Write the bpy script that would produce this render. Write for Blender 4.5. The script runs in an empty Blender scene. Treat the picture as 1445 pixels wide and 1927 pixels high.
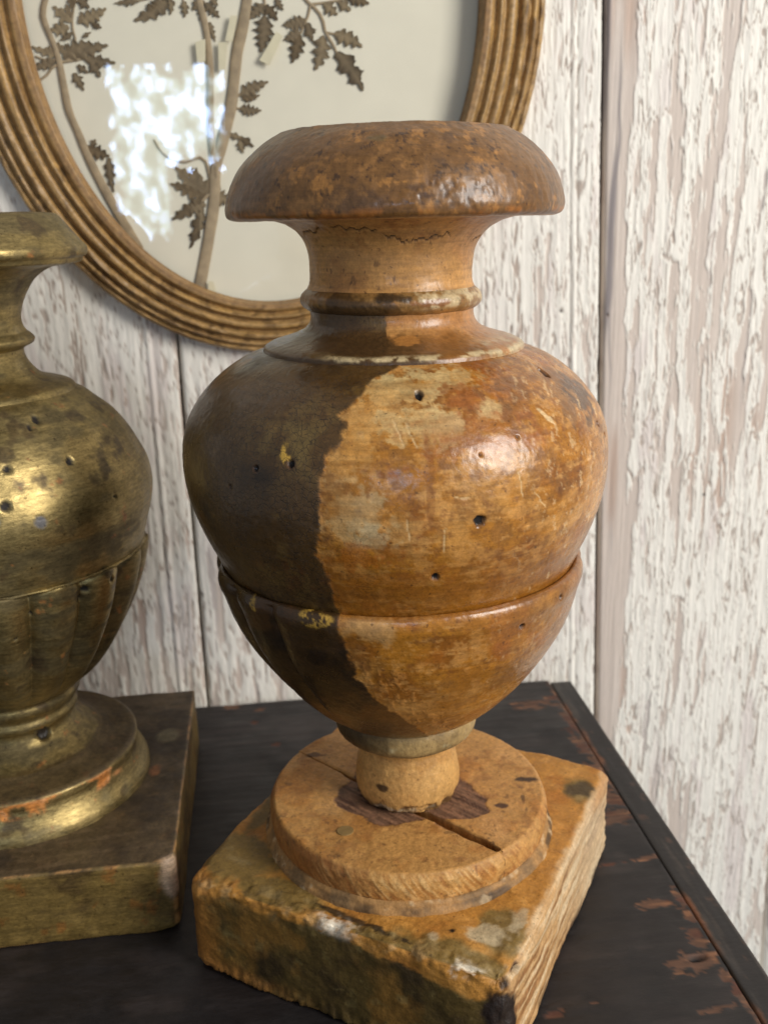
import bpy, bmesh, math, random
import numpy as np
from mathutils import Matrix, Vector

scene = bpy.context.scene
col_main = scene.collection
PI = math.pi

# ------------------------------------------------------------------ camera
CAM = (-.0058, -.3609, .2965)
PITCH, ROLL = math.radians(17.163), math.radians(1.3)
cam_d = bpy.data.cameras.new('camera')
cam = bpy.data.objects.new('camera', cam_d)
col_main.objects.link(cam)
fwd = Vector((0, math.cos(PITCH), -math.sin(PITCH)))
right = Vector((1, 0, 0))
up = right.cross(fwd)
cr_, sr_ = math.cos(ROLL), math.sin(ROLL)
cR = right*cr_ - up*sr_
cU = right*sr_ + up*cr_
M = Matrix((cR, cU, -fwd)).transposed().to_4x4()
M.translation = Vector(CAM)
cam.matrix_world = M
cam_d.sensor_fit = 'VERTICAL'
cam_d.sensor_height = 24.0
cam_d.lens = 1800/1927*24.0
cam_d.clip_start = .01
cam_d.clip_end = 50
cam_d.dof.use_dof = True
cam_d.dof.focus_distance = .315
cam_d.dof.aperture_fstop = 11
scene.camera = cam

# ------------------------------------------------------------------ light
world = bpy.data.worlds.new('World')
scene.world = world
world.use_nodes = True
bg = world.node_tree.nodes['Background']
bg.inputs[0].default_value = (.92, .95, 1.0, 1)
bg.inputs[1].default_value = .27


def area(name, loc, target, sx, sy, power, color):
    d = bpy.data.lights.new(name, 'AREA')
    d.shape = 'RECTANGLE'
    d.size, d.size_y = sx, sy
    d.energy = power
    d.color = color
    o = bpy.data.objects.new(name, d)
    col_main.objects.link(o)
    o.location = loc
    o.rotation_euler = (Vector(target)-Vector(loc)).to_track_quat('-Z', 'Y').to_euler()
    return o


KEY_AZ, KEY_EL, KEY_D = math.radians(56), math.radians(22), 1.7
key = area('window_light', (KEY_D*math.sin(KEY_AZ)*math.cos(KEY_EL), -KEY_D*math.cos(KEY_AZ)*math.cos(KEY_EL), .22+KEY_D*math.sin(KEY_EL)),
           (0, 0, .22), .72, .92, 33, (1.0, .965, .91))
# the far window behind the photographer, seen again in the picture glass
back = area('rear_window_light', (.010, -2.55, .500), (-.11, .2, .32), .36, .52, 16, (.84, .93, 1.0))
d = back.data
VCUT, UCUT = .47, -.46
d.use_nodes = True
nt = d.node_tree
em = [n for n in nt.nodes if n.type == 'EMISSION'][0]
geo = nt.nodes.new('ShaderNodeNewGeometry')
nz1 = nt.nodes.new('ShaderNodeTexNoise')
nz1.inputs['Scale'].default_value = 7.0
nz1.inputs['Detail'].default_value = 2.5
nz1.inputs['Roughness'].default_value = .65
rp = nt.nodes.new('ShaderNodeValToRGB')
e = rp.color_ramp.elements
e[0].position, e[0].color = .40, (.05, .075, .06, 1)
e[1].position, e[1].color = .62, (.80, 1.0, 1.55, 1)
q = e.new(.50)
q.color = (.20, .25, .24, 1)
nt.links.new(geo.outputs['Parametric'], nz1.inputs['Vector'])
nt.links.new(nz1.outputs['Fac'], rp.inputs['Fac'])
sx = nt.nodes.new('ShaderNodeSeparateXYZ')
nt.links.new(geo.outputs['Parametric'], sx.inputs[0])


def lnode(op, a, b_, c_=None):
    n_ = nt.nodes.new('ShaderNodeMath')
    n_.operation = op
    for i_, v_ in enumerate((a, b_, c_)):
        if v_ is None:
            continue
        if isinstance(v_, (int, float)):
            n_.inputs[i_].default_value = v_
        else:
            nt.links.new(v_, n_.inputs[i_])
    return n_.outputs[0]


# the photographer stands in front of the lower half of the pane
wob_ = lnode('MULTIPLY_ADD', nz1.outputs['Fac'], .5, -.25)
vv = lnode('ADD', sx.outputs[1], wob_)
uu = lnode('ADD', sx.outputs[0], wob_)
upper = lnode('GREATER_THAN', vv, VCUT)
lower = lnode('GREATER_THAN', uu, UCUT) if UCUT > 0 else lnode('LESS_THAN', uu, -UCUT)
ed_ = lnode('MINIMUM', lnode('MINIMUM', sx.outputs[0], lnode('SUBTRACT', 1.0, sx.outputs[0])), lnode('MINIMUM', sx.outputs[1], lnode('SUBTRACT', 1.0, sx.outputs[1])))
edm = lnode('GREATER_THAN', lnode('ADD', lnode('MULTIPLY', ed_, 5.0), lnode('MULTIPLY_ADD', nz1.outputs['Fac'], 3.0, -1.5)), .12)
open_ = lnode('MULTIPLY', lnode('MAXIMUM', upper, lower), edm)
nz2 = nt.nodes.new('ShaderNodeTexNoise')
nz2.inputs['Scale'].default_value = 22
nz2.inputs['Detail'].default_value = 3
nt.links.new(geo.outputs['Parametric'], nz2.inputs['Vector'])
tw = lnode('MULTIPLY_ADD', nz2.outputs['Fac'], .9, .45)
stg_ = lnode('MULTIPLY', lnode('MULTIPLY', open_, tw), 1.0)
vm_ = nt.nodes.new('ShaderNodeVectorMath')
vm_.operation = 'SCALE'
nt.links.new(rp.outputs['Color'], vm_.inputs[0])
nt.links.new(stg_, vm_.inputs['Scale'])
nt.links.new(vm_.outputs[0], em.inputs['Color'])

scene.view_settings.view_transform = 'Standard'
scene.view_settings.look = 'None'
scene.view_settings.exposure = 0.0
scene.view_settings.gamma = 1.0

# ------------------------------------------------------------------ numpy helpers


def lin(c):
    c = np.asarray(c, float)/255.0
    return np.where(c <= .04045, c/12.92, ((c+.055)/1.055)**2.4)


def vnoise(p, seed=0):
    p = np.asarray(p, np.float32)
    i = np.floor(p).astype(np.int64)
    f = p-i
    u = f*f*f*(f*(f*6-15)+10)
    out = np.zeros(len(p), np.float32)
    for a in (0, 1):
        wx = u[:, 0] if a else 1-u[:, 0]
        hx = (i[:, 0]+a)*374761393
        for b in (0, 1):
            wy = wx*(u[:, 1] if b else 1-u[:, 1])
            hy = hx+(i[:, 1]+b)*668265263
            for c in (0, 1):
                h = (hy+(i[:, 2]+c)*2147483647+seed*1274126177) & 0xffffffff
                h = ((h ^ (h >> 13))*1103515245+12345) & 0xffffffff
                h = ((h ^ (h >> 16))*2246822519) & 0xffffffff
                h = h ^ (h >> 15)
                out += wy*(u[:, 2] if c else 1-u[:, 2])*((h & 0xffff)/32767.5-1).astype(np.float32)
    return out


def fbm(p, sc=1.0, octv=4, seed=0, gain=.55):
    p = np.asarray(p, np.float32)*np.asarray(sc, np.float32)
    o = 0
    a = 1.0
    t = 0
    for k in range(octv):
        o = o+a*vnoise(p*(2.03**k)+17.3*k, seed+k*7)
        t += a*a
        a *= gain
    return o/math.sqrt(t)*1.2     # about unit-ish range


def plates(x, y, seed):
    """cells of cracked paint: distance to the nearest crack and a number for each plate"""
    ix, iy = np.floor(x).astype(np.int64), np.floor(y).astype(np.int64)
    f1 = np.full(len(x), 9.0)
    f2 = np.full(len(x), 9.0)
    cid = np.zeros(len(x))
    for a in (-1, 0, 1):
        for b in (-1, 0, 1):
            h = ((ix+a)*374761393+(iy+b)*668265263+seed*1274126177) & 0xffffffff
            h = ((h ^ (h >> 13))*1274126177) & 0xffffffff
            h = h ^ (h >> 16)
            h2 = (h*2246822519+374761393) & 0xffffffff
            h2 = h2 ^ (h2 >> 15)
            d = np.hypot(ix+a+(h & 0xffff)/65536.0-x, iy+b+(h2 & 0xffff)/65536.0-y)
            near = d < f1
            f2 = np.where(near, f1, np.minimum(f2, d))
            cid = np.where(near, ((h >> 8) & 0xffff)/65536.0, cid)
            f1 = np.where(near, d, f1)
    return f2-f1, cid


def sst(a, b, x):
    t = np.clip((x-a)/(b-a), 0, 1)
    return t*t*(3-2*t)


def mixc(c, new, m):
    m = np.clip(m, 0, 1)[:, None]
    new = lin(new) if np.ndim(new) == 1 else new
    return c*(1-m)+new*m


def crom(pts, step):
    P = np.array(pts, float)
    P = np.vstack([2*P[0]-P[1], P, 2*P[-1]-P[-2]])
    out = []
    t = np.linspace(0, 1, 24, endpoint=False)[:, None]
    for i in range(1, len(P)-2):
        a, b, c, dd = P[i-1:i+3]
        l0, l1, l2 = (np.linalg.norm(v) for v in (b-a, c-b, dd-c))
        m1 = ((c-b)/l1*l0+(b-a)/l0*l1)/(l0+l1)*l1
        m2 = ((dd-c)/l2*l1+(c-b)/l1*l2)/(l1+l2)*l1
        out.append((2*t**3-3*t**2+1)*b+(t**3-2*t**2+t)*m1+(-2*t**3+3*t**2)*c+(t**3-t**2)*m2)
    Q = np.vstack(out+[P[-2:-1]])
    s = np.r_[0, np.cumsum(np.linalg.norm(np.diff(Q, axis=0), axis=1))]
    n = max(4, int(s[-1]/step)+1)
    uu = np.linspace(0, s[-1], n)
    return np.stack([np.interp(uu, s, Q[:, k]) for k in range(Q.shape[1])], 1)


# ------------------------------------------------------------------ mesh helpers


def raw_mesh(name, verts, quads, smooth=True):
    me = bpy.data.meshes.new(name)
    verts = np.asarray(verts, np.float32)
    quads = np.asarray(quads, np.int32)
    k = quads.shape[1]
    me.vertices.add(len(verts))
    me.vertices.foreach_set('co', verts.ravel())
    me.loops.add(quads.size)
    me.loops.foreach_set('vertex_index', quads.ravel())
    me.polygons.add(len(quads))
    me.polygons.foreach_set('loop_start', np.arange(0, quads.size, k, dtype=np.int32))
    me.polygons.foreach_set('loop_total', np.full(len(quads), k, np.int32))
    me.update(calc_edges=True)
    me.validate()
    me.polygons.foreach_set('use_smooth', np.full(len(me.polygons), smooth))
    return me


def set_col(me, c, rough=None, metal=None, crk=None):
    n = len(me.vertices)
    at = me.attributes.new('pigment', 'FLOAT_COLOR', 'POINT')
    a = np.ones((n, 4), np.float32)
    a[:, :3] = c
    at.data.foreach_set('color', a.ravel())
    for nm, v in (('gloss', rough), ('leaf', metal), ('craze', crk)):
        if v is not None:
            t = me.attributes.new(nm, 'FLOAT', 'POINT')
            t.data.foreach_set('value', np.broadcast_to(np.asarray(v, np.float32), (n,)).copy())


def grid_quads(nr, nc, closed, flip=False):
    r = np.arange(nr-1)[:, None]
    c = np.arange(nc if closed else nc-1)[None, :]
    c2 = (c+1) % nc
    q = np.stack([r*nc+c, (r+1)*nc+c, (r+1)*nc+c2, r*nc+c2], -1).reshape(-1, 4)
    return q[:, ::-1] if flip else q


def link(name, me, mat=None, parent=None):
    o = bpy.data.objects.new(name, me)
    col_main.objects.link(o)
    if mat is not None:
        me.materials.append(mat)
    if parent is not None:
        o.parent = parent
    return o


def empty(name, loc=(0, 0, 0), rz=0):
    o = bpy.data.objects.new(name, None)
    col_main.objects.link(o)
    o.location = loc
    o.rotation_euler = (0, 0, rz)
    o.empty_display_size = .02
    return o


def tag(o, label, cat, group=None, kind=None):
    o['label'] = label
    o['category'] = cat
    if group:
        o['group'] = group
    if kind:
        o['kind'] = kind


# ------------------------------------------------------------------ materials


def nodes_of(name):
    m = bpy.data.materials.new(name)
    m.use_nodes = True
    nt = m.node_tree
    return m, nt, nt.nodes, nt.links, nt.nodes['Principled BSDF']


def pigment_mat(name, rough=.5, grain=(900, .18), bumps=((700, .25, .0004),), craze=None, use_gloss=True, use_leaf=False, spec=.5, stretch=(1, 1, 1), coat=0, mottle=None, streak=0, pits=0):
    """painted surface: the pigment laid on the mesh, broken up by fine grain, with fine relief"""
    m, nt, N, L, b = nodes_of(name)
    tc = N.new('ShaderNodeTexCoord')
    mp = N.new('ShaderNodeMapping')
    mp.inputs['Scale'].default_value = stretch
    L.new(tc.outputs['Object'], mp.inputs['Vector'])
    at = N.new('ShaderNodeAttribute')
    at.attribute_name = 'pigment'
    nz = N.new('ShaderNodeTexNoise')
    nz.inputs['Scale'].default_value = grain[0]
    nz.inputs['Detail'].default_value = 5
    nz.inputs['Roughness'].default_value = .65
    L.new(mp.outputs[0], nz.inputs['Vector'])
    mr = N.new('ShaderNodeMapRange')
    mr.inputs[1].default_value, mr.inputs[2].default_value = .25, .75
    mr.inputs[3].default_value, mr.inputs[4].default_value = 1-grain[1], 1+grain[1]
    L.new(nz.outputs['Fac'], mr.inputs[0])
    mx = N.new('ShaderNodeVectorMath')
    mx.operation = 'SCALE'
    L.new(at.outputs['Color'], mx.inputs[0])
    L.new(mr.outputs[0], mx.inputs['Scale'])
    colout = mx.outputs[0]

    def modulate(colin, vec, scale, amp, detail=8, rough_=.72):
        nn = N.new('ShaderNodeTexNoise')
        nn.inputs['Scale'].default_value = scale
        nn.inputs['Detail'].default_value = detail
        nn.inputs['Roughness'].default_value = rough_
        L.new(vec, nn.inputs['Vector'])
        ra = N.new('ShaderNodeMapRange')
        ra.inputs[1].default_value, ra.inputs[2].default_value = .3, .7
        ra.inputs[3].default_value, ra.inputs[4].default_value = 1-amp, 1+amp
        L.new(nn.outputs['Fac'], ra.inputs[0])
        vm = N.new('ShaderNodeVectorMath')
        vm.operation = 'SCALE'
        L.new(colin, vm.inputs[0])
        L.new(ra.outputs[0], vm.inputs['Scale'])
        return vm.outputs[0]
    if mottle:
        for (sc_, am_) in mottle:
            colout = modulate(colout, mp.outputs[0], sc_, am_)
    if streak:
        m2 = N.new('ShaderNodeMapping')
        m2.inputs['Scale'].default_value = (1, 1, 14)
        L.new(tc.outputs['Object'], m2.inputs['Vector'])
        colout = modulate(colout, m2.outputs[0], 60, streak, 7, .7)
    if pits:
        pn = N.new('ShaderNodeTexNoise')
        pn.inputs['Scale'].default_value = 620
        pn.inputs['Detail'].default_value = 3
        L.new(tc.outputs['Object'], pn.inputs['Vector'])
        pr = N.new('ShaderNodeMapRange')
        pr.inputs[1].default_value, pr.inputs[2].default_value = .66, .72
        pr.inputs[3].default_value, pr.inputs[4].default_value = 0, pits
        L.new(pn.outputs['Fac'], pr.inputs[0])
        pm = N.new('ShaderNodeMix')
        pm.data_type = 'RGBA'
        L.new(pr.outputs[0], pm.inputs[0])
        L.new(colout, pm.inputs[6])
        pm.inputs[7].default_value = (*lin((58, 38, 22)), 1)
        colout = pm.outputs[2]
    hgt = None
    for k, (sc, stg, dist) in enumerate(bumps):
        n2 = N.new('ShaderNodeTexNoise')
        n2.inputs['Scale'].default_value = sc
        n2.inputs['Detail'].default_value = 4
        L.new(mp.outputs[0], n2.inputs['Vector'])
        bp = N.new('ShaderNodeBump')
        bp.inputs['Strength'].default_value = stg
        bp.inputs['Distance'].default_value = dist
        L.new(n2.outputs['Fac'], bp.inputs['Height'])
        if hgt is not None:
            L.new(hgt, bp.inputs['Normal'])
        hgt = bp.outputs[0]
    if craze:
        vo = N.new('ShaderNodeTexVoronoi')
        vo.feature = 'DISTANCE_TO_EDGE'
        vo.inputs['Scale'].default_value = craze[0]
        wn = N.new('ShaderNodeTexNoise')
        wn.inputs['Scale'].default_value = craze[0]*.6
        L.new(tc.outputs['Object'], wn.inputs['Vector'])
        va = N.new('ShaderNodeVectorMath')
        va.operation = 'MULTIPLY_ADD'
        va.inputs[1].default_value = (.0025,)*3
        L.new(wn.outputs['Color'], va.inputs[0])
        L.new(tc.outputs['Object'], va.inputs[2])
        L.new(va.outputs[0], vo.inputs['Vector'])
        cm = N.new('ShaderNodeMapRange')
        cm.inputs[1].default_value, cm.inputs[2].default_value = 0.0, .07
        cm.inputs[3].default_value, cm.inputs[4].default_value = 1, 0
        L.new(vo.outputs['Distance'], cm.inputs[0])
        ca = N.new('ShaderNodeAttribute')
        ca.attribute_name = 'craze'
        mu = N.new('ShaderNodeMath')
        mu.operation = 'MULTIPLY'
        L.new(cm.outputs[0], mu.inputs[0])
        L.new(ca.outputs['Fac'], mu.inputs[1])
        mxx = N.new('ShaderNodeMix')
        mxx.data_type = 'RGBA'
        L.new(mu.outputs[0], mxx.inputs[0])
        L.new(colout, mxx.inputs[6])
        mxx.inputs[7].default_value = (*lin((34, 24, 14)), 1)
        colout = mxx.outputs[2]
        bp = N.new('ShaderNodeBump')
        bp.invert = True
        bp.inputs['Strength'].default_value = .35
        bp.inputs['Distance'].default_value = .0003
        L.new(mu.outputs[0], bp.inputs['Height'])
        L.new(hgt, bp.inputs['Normal'])
        hgt = bp.outputs[0]
    L.new(colout, b.inputs['Base Color'])
    if hgt is not None:
        L.new(hgt, b.inputs['Normal'])
    if use_gloss:
        ga = N.new('ShaderNodeAttribute')
        ga.attribute_name = 'gloss'
        ad = N.new('ShaderNodeMath')
        ad.operation = 'MULTIPLY_ADD'
        ad.inputs[1].default_value = .22
        L.new(nz.outputs['Fac'], ad.inputs[0])
        sb = N.new('ShaderNodeMath')
        sb.operation = 'SUBTRACT'
        L.new(ga.outputs['Fac'], sb.inputs[0])
        sb.inputs[1].default_value = .11
        L.new(sb.outputs[0], ad.inputs[2])
        L.new(ad.outputs[0], b.inputs['Roughness'])
    else:
        b.inputs['Roughness'].default_value = rough
    if use_leaf:
        la = N.new('ShaderNodeAttribute')
        la.attribute_name = 'leaf'
        L.new(la.outputs['Fac'], b.inputs['Metallic'])
    b.inputs['Specular IOR Level'].default_value = spec
    if coat:
        b.inputs['Coat Weight'].default_value = coat
        b.inputs['Coat Roughness'].default_value = .2
    return m


def plain_mat(name, c, rough=.6, var=.15, sc=300, bump=.0002, spec=.4):
    m, nt, N, L, b = nodes_of(name)
    tc = N.new('ShaderNodeTexCoord')
    nz = N.new('ShaderNodeTexNoise')
    nz.inputs['Scale'].default_value = sc
    nz.inputs['Detail'].default_value = 5
    L.new(tc.outputs['Object'], nz.inputs['Vector'])
    rp = N.new('ShaderNodeValToRGB')
    lc = lin(c)
    rp.color_ramp.elements[0].position = .3
    rp.color_ramp.elements[1].position = .7
    rp.color_ramp.elements[0].color = (*(lc*(1-var)), 1)
    rp.color_ramp.elements[1].color = (*(lc*(1+var)), 1)
    L.new(nz.outputs['Fac'], rp.inputs['Fac'])
    L.new(rp.outputs['Color'], b.inputs['Base Color'])
    bp = N.new('ShaderNodeBump')
    bp.inputs['Strength'].default_value = .3
    bp.inputs['Distance'].default_value = bump
    L.new(nz.outputs['Fac'], bp.inputs['Height'])
    L.new(bp.outputs[0], b.inputs['Normal'])
    b.inputs['Roughness'].default_value = rough
    b.inputs['Specular IOR Level'].default_value = spec
    return m


MAT_WAX = pigment_mat('waxed_patina', grain=(1100, .16), bumps=((260, .16, .0008), (1500, .18, .0003)), craze=(520,), coat=.25, mottle=((130, .16), (420, .22)), streak=.20, pits=.55)
MAT_BASE = pigment_mat('worn_gesso', grain=(900, .20), bumps=((420, .4, .0010), (1700, .35, .0004)), spec=.35, mottle=((110, .16), (380, .24)), pits=.5)
MAT_GILT = pigment_mat('tarnished_gilding', grain=(700, .30), bumps=((300, .2, .0006), (1300, .2, .0003)), use_leaf=True, stretch=(1, 1, 2.2), mottle=((90, .30), (330, .32)), streak=.28, pits=.6)
MAT_WALL = pigment_mat('flaking_white_paint', rough=.62, grain=(260, .07), bumps=((900, .3, .0004),), use_gloss=False, stretch=(3, 3, .35), spec=.3)
MAT_TABLE = pigment_mat('black_paint', grain=(500, .25), bumps=((500, .25, .0005), (1600, .25, .0003)), stretch=(.35, 1, 1), spec=.4, mottle=((150, .25),))
MAT_FRAME = pigment_mat('bronzed_gesso', grain=(350, .3), bumps=((420, .35, .0008),), spec=.45, mottle=((160, .25), (500, .2)))

# ------------------------------------------------------------------ wall of flaking planks
TH = math.radians(7.0)
WU = np.array([math.cos(TH), math.sin(TH), 0])
WN = np.array([math.sin(TH), -math.cos(TH), 0])
W0 = np.array([0, .2145, 0])


def wallpt(s, z, off):
    s, z, off = np.broadcast_arrays(np.asarray(s, float), np.asarray(z, float), np.asarray(off, float))
    return W0+s[..., None]*WU+off[..., None]*WN+z[..., None]*np.array([0, 0, 1.0])


def slab(name, s0, s1, z0, z1, o0, o1, mat, parent):
    P = [wallpt(s, z, o) for o in (o0, o1) for (s, z) in ((s0, z0), (s1, z0), (s1, z1), (s0, z1))]
    F = [(0, 1, 2, 3), (7, 6, 5, 4), (0, 4, 5, 1), (1, 5, 6, 2), (2, 6, 7, 3), (3, 7, 4, 0)]
    me = raw_mesh(name, np.array(P), F, False)
    return link(name, me, mat, parent)


wall = slab('plank_wall', -.75, .75, -.45, .95, -.030, -.0205, plain_mat('dark_batten', (42, 36, 32)), None)
tag(wall, 'wall of vertical planks with cracked flaking white paint', 'wall', kind='structure')

PAINT, BARE, GREY = (240, 235, 224), (208, 194, 182), (186, 178, 174)


def plank(sl, sr, ds, dz, cover, seed, bare_left=0.0, bead=None, smin=None):
    """sl, sr: (s at z=0, slope). Paint film with real thickness over bare wood."""
    ztop, zbot = .95, -.45
    # finer rows only where the paint is seen near
    zz = np.arange(zbot, ztop+dz, dz)
    w = sr[0]-sl[0]
    nc = max(8, int(w/ds))
    t = np.linspace(0, 1, nc)
    S = (sl[0]+sl[1]*zz)[:, None]*(1-t)+(sr[0]+sr[1]*zz)[:, None]*t
    Z = np.repeat(zz[:, None], nc, 1)
    s, z = S.ravel(), Z.ravel()
    dl = s-(sl[0]+sl[1]*z)
    dr = (sr[0]+sr[1]*z)-s
    p = np.stack([s, z, np.full_like(s, seed*3.1)], 1)
    wob = fbm(p, (20, 14, 1), 3, seed+40)*.0022
    ps = p.copy()
    ps[:, 0] += wob
    big = fbm(p, (16, 5, 1), 3, seed+1)
    n1 = fbm(ps, (190, 15, 1), 4, seed+2, .6)
    n2 = fbm(ps, (520, 90, 1), 3, seed+3, .6)
    edge_l = bare_left*sst(1.0, .25, dl/.020+.35*fbm(p, (60, 10, 1), 3, seed+5))
    wx, wy = s*175+.55*n1+.5*wob*175, z*15+.50*fbm(ps, (120, 30, 1), 3, seed+4)
    dA, idA = plates(wx, wy, seed)
    dB, idB = plates(wx*1.8+7, wy*2.6+3, seed+50)
    keep = cover+.34*big+.46*n1+.70*(.5-idA)+.30*(.5-idB)-edge_l*1.5
    m = keep
    there = sst(-.04, .04, keep+.10*n2)
    plate = sst(.015, .075, dA+.030*n2)
    film = there*plate
    fine = sst(.055, .012, dB+.02*n2)*sst(-.3, .5, fbm(p, (30, 12, 1), 2, seed+8))
    crack = np.clip(fine*.55, 0, 1)*film
    curl = sst(.40, .06, np.minimum(dA, 3*np.abs(keep)))*film
    h = film*(.00042+.00042*curl)-crack*.00030+.00025*fbm(p, (300, 10, 1), 3, seed+9)+.00010*n2*film
    # wood colour
    g = fbm(ps, (190, 5, 1), 4, seed+10)
    c = np.repeat(lin(BARE)[None], len(s), 0)
    c = mixc(c, (212, 199, 187), sst(.0, .9, g))
    c = mixc(c, (190, 165, 148), sst(.2, 1.0, fbm(p, (50, 7, 1), 3, seed+11)))
    c = mixc(c, GREY, sst(.25, .9, fbm(ps, (110, 4, 1), 3, seed+12))*.7)
    c = mixc(c, (112, 106, 110), edge_l*sst(.45, .9, fbm(ps, (120, 3, 1), 3, seed+13))*.8)
    pc = mixc(np.repeat(lin(PAINT)[None], len(s), 0), (226, 216, 208), sst(.1, 1.0, fbm(p, (80, 20, 1), 4, seed+14)))
    c = c*(1-film[:, None])+pc*film[:, None]
    c = mixc(c, (172, 158, 148), crack*.55)
    c = mixc(c, (138, 122, 108), (1-plate)*there*.42)
    if bead is not None:
        bd = np.abs(s-(sr[0]+sr[1]*z-bead))
        h = h+.0006*sst(.0016, .0003, bd)-.0004*sst(.0012, .0002, np.abs(bd-.0023))
    for (ns_, nz_, nr_) in NAILS:
        nd = np.hypot(s-ns_, (z-nz_)*.9)/nr_+.2*n2
        nm = sst(1.2, .7, nd)
        c = mixc(c, (150, 128, 112), sst(2.2, 1.0, nd)*.4)
        c = mixc(c, (30, 24, 22), nm)
        h = h-.0012*nm
    # eased plank edges
    rr = .0022
    ed = np.minimum(dl, dr)
    off = h-.0030*(1-np.sqrt(np.clip(1-(1-np.clip(ed/rr, 0, 1))**2, 0, 1)))
    chip = sst(.004, .0, dr+.0022*fbm(p, (300, 40, 1), 3, seed+15))
    off = off-chip*.0012
    V = wallpt(s, z, off)
    me_v = V.reshape(len(zz), nc, 3)
    # turn the sides back into the gap
    lback = wallpt(me_v[:, 0]@WU-W0@WU, zz, -.0200)
    rback = wallpt(me_v[:, -1]@WU-W0@WU, zz, -.0200)
    G = np.concatenate([lback[:, None], me_v, rback[:, None]], 1)
    C = c.reshape(len(zz), nc, 3)
    side = np.repeat(lin((120, 108, 98))[None, None], len(zz), 0)
    C = np.concatenate([side, C, side], 1)
    me = raw_mesh('plank', G.reshape(-1, 3), grid_quads(len(zz), nc+2, False, True))
    set_col(me, C.reshape(-1, 3))
    return link('plank', me, MAT_WALL, wall)


SL = -.0335
NAILS = [(.1046, .2400, .0011), (.1340, .2360, .0008), (-.1225, .0720, .0010), (.205, .118, .0009), (-.149, .196, .0008)]
plank((-.4000, 0), (-.2555, 0), .0030, .006, .25, 11)
plank((-.2545, 0), (-.1247, 0), .0009, .0026, .42, 12, bead=.016)
plank((-.1236, 0), (.0048, 0), .0011, .0030, .62, 13)
plank((.0058, 0), (.1370, SL), .00065, .0016, .62, 14, bead=.017)
plank((.1391, SL), (.2745, SL), .0005, .0013, .27, 15, bare_left=1.0)
plank((.2760, SL), (.4000, 0), .0030, .006, .3, 16)
plank((.4012, 0), (.5400, 0), .0030, .006, .3, 17)
plank((.5412, 0), (.7400, 0), .0030, .006, .4, 18)
plank((-.5500, 0), (-.4012, 0), .0030, .006, .35, 19)
plank((-.7400, 0), (-.5512, 0), .0030, .006, .3, 20)

# ------------------------------------------------------------------ table
TA = math.radians(6.6)
TU = np.array([math.cos(TA), math.sin(TA)])
TN = np.array([-math.sin(TA), math.cos(TA)])
TC = np.array([.1010, .2135])          # inner back corner of the top by the edge strip
table = empty('side_table', (TC[0], TC[1], 0), TA)
tag(table, 'black painted wooden table top worn to brown wood along its right edge', 'table')


def tloc(x, y):
    v = np.stack([np.asarray(x, float)-TC[0], np.asarray(y, float)-TC[1]], -1)
    return np.stack([v@TU, v@TN], -1)


def rounded_board(name, x0, x1, y0, y1, th, step_x, step_y, rad, paint, mat, parent, round_corner=0):
    xs = np.arange(x0, x1+step_x*.5, step_x)
    ys = np.arange(y0, y1+step_y*.5, step_y)
    X, Y = np.meshgrid(xs, ys)
    x, y = X.ravel(), Y.ravel()
    c, g, h = paint(x, y)
    ex = np.minimum(x-xs[0], xs[-1]-x)
    ey = np.minimum(y-ys[0], ys[-1]-y)
    ed = np.minimum(ex, ey)
    drop = rad*(1-np.sqrt(np.clip(1-(1-np.clip(ed/rad, 0, 1))**2, 0, 1)))
    V = np.stack([x, y, h-drop], 1).reshape(len(ys), len(xs), 3)
    C = c.reshape(len(ys), len(xs), 3)
    Gs = g.reshape(len(ys), len(xs))
    # skirt down the four sides
    V = np.pad(V, ((1, 1), (1, 1), (0, 0)), 'edge')
    C = np.pad(C, ((1, 1), (1, 1), (0, 0)), 'edge')
    Gs = np.pad(Gs, 1, 'edge')
    for sl in (np.s_[0, :], np.s_[-1, :], np.s_[:, 0], np.s_[:, -1]):
        V[sl + (2,)] = -th
    nr, nc = V.shape[:2]
    q = grid_quads(nr, nc, False, True)
    base = np.array([[0, nc-1, nr*nc-1, (nr-1)*nc]])[:, ::-1]
    me = raw_mesh(name, V.reshape(-1, 3), np.vstack([q, base]))
    set_col(me, C.reshape(-1, 3), Gs.ravel())
    return link(name, me, mat, parent)


WORN = []        # (x, y, along, across, turn) bare spots in world metres, then to table frame
for (x, y, a, b_, r_) in ((.1148, -.0035, .0130, .0026, .12), (.1185, -.0395, .0115, .0055, .1), (.1235, -.0260, .0035, .0070, .1),
                          (.1112, .0775, .0050, .0075, 0), (.1090, .0600, .0100, .0050, 0), (.1174, .0280, .0075, .0016, .05), (.0990, .0240, .0050, .0011, 0),
                          (.0567, -.0650, .0038, .0024, 0), (.1245, -.0120, .0028, .0045, .2), (.1308, -.0570, .0030, .0080, .1), (.0998, .1890, .0070, .0030, .0),
                          (.1045, .1600, .0028, .0140, .1), (.1060, .1300, .0035, .0180, .1), (.1085, .1020, .0040, .0110, .1), (-.0869, .1816, .0032, .0020, 0),
                          (-.0882, .1650, .0026, .0017, 0), (-.0725, .1394, .0022, .0014, 0), (.1190, -.0640, .0090, .0013, .1), (-.106, .1865, .006, .0035, 0),
                          (.0720, -.0600, .0030, .0010, .3), (-.05, .187, .003, .0016, 0), (.085, .1795, .012, .005, 0), (.03, .16, .003, .0016, 0), (.1235, .0, .0025, .006, .1),
                          (-.03, -.115, .008, .0014, .1), (-.10, -.09, .006, .0012, 0), (-.055, -.105, .004, .0016, 0), (.128, -.046, .0025, .005, .1)):
    WORN.append((*tloc(x, y), a, b_, r_))
KNOT = tloc(.1195, -.0375)


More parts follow.
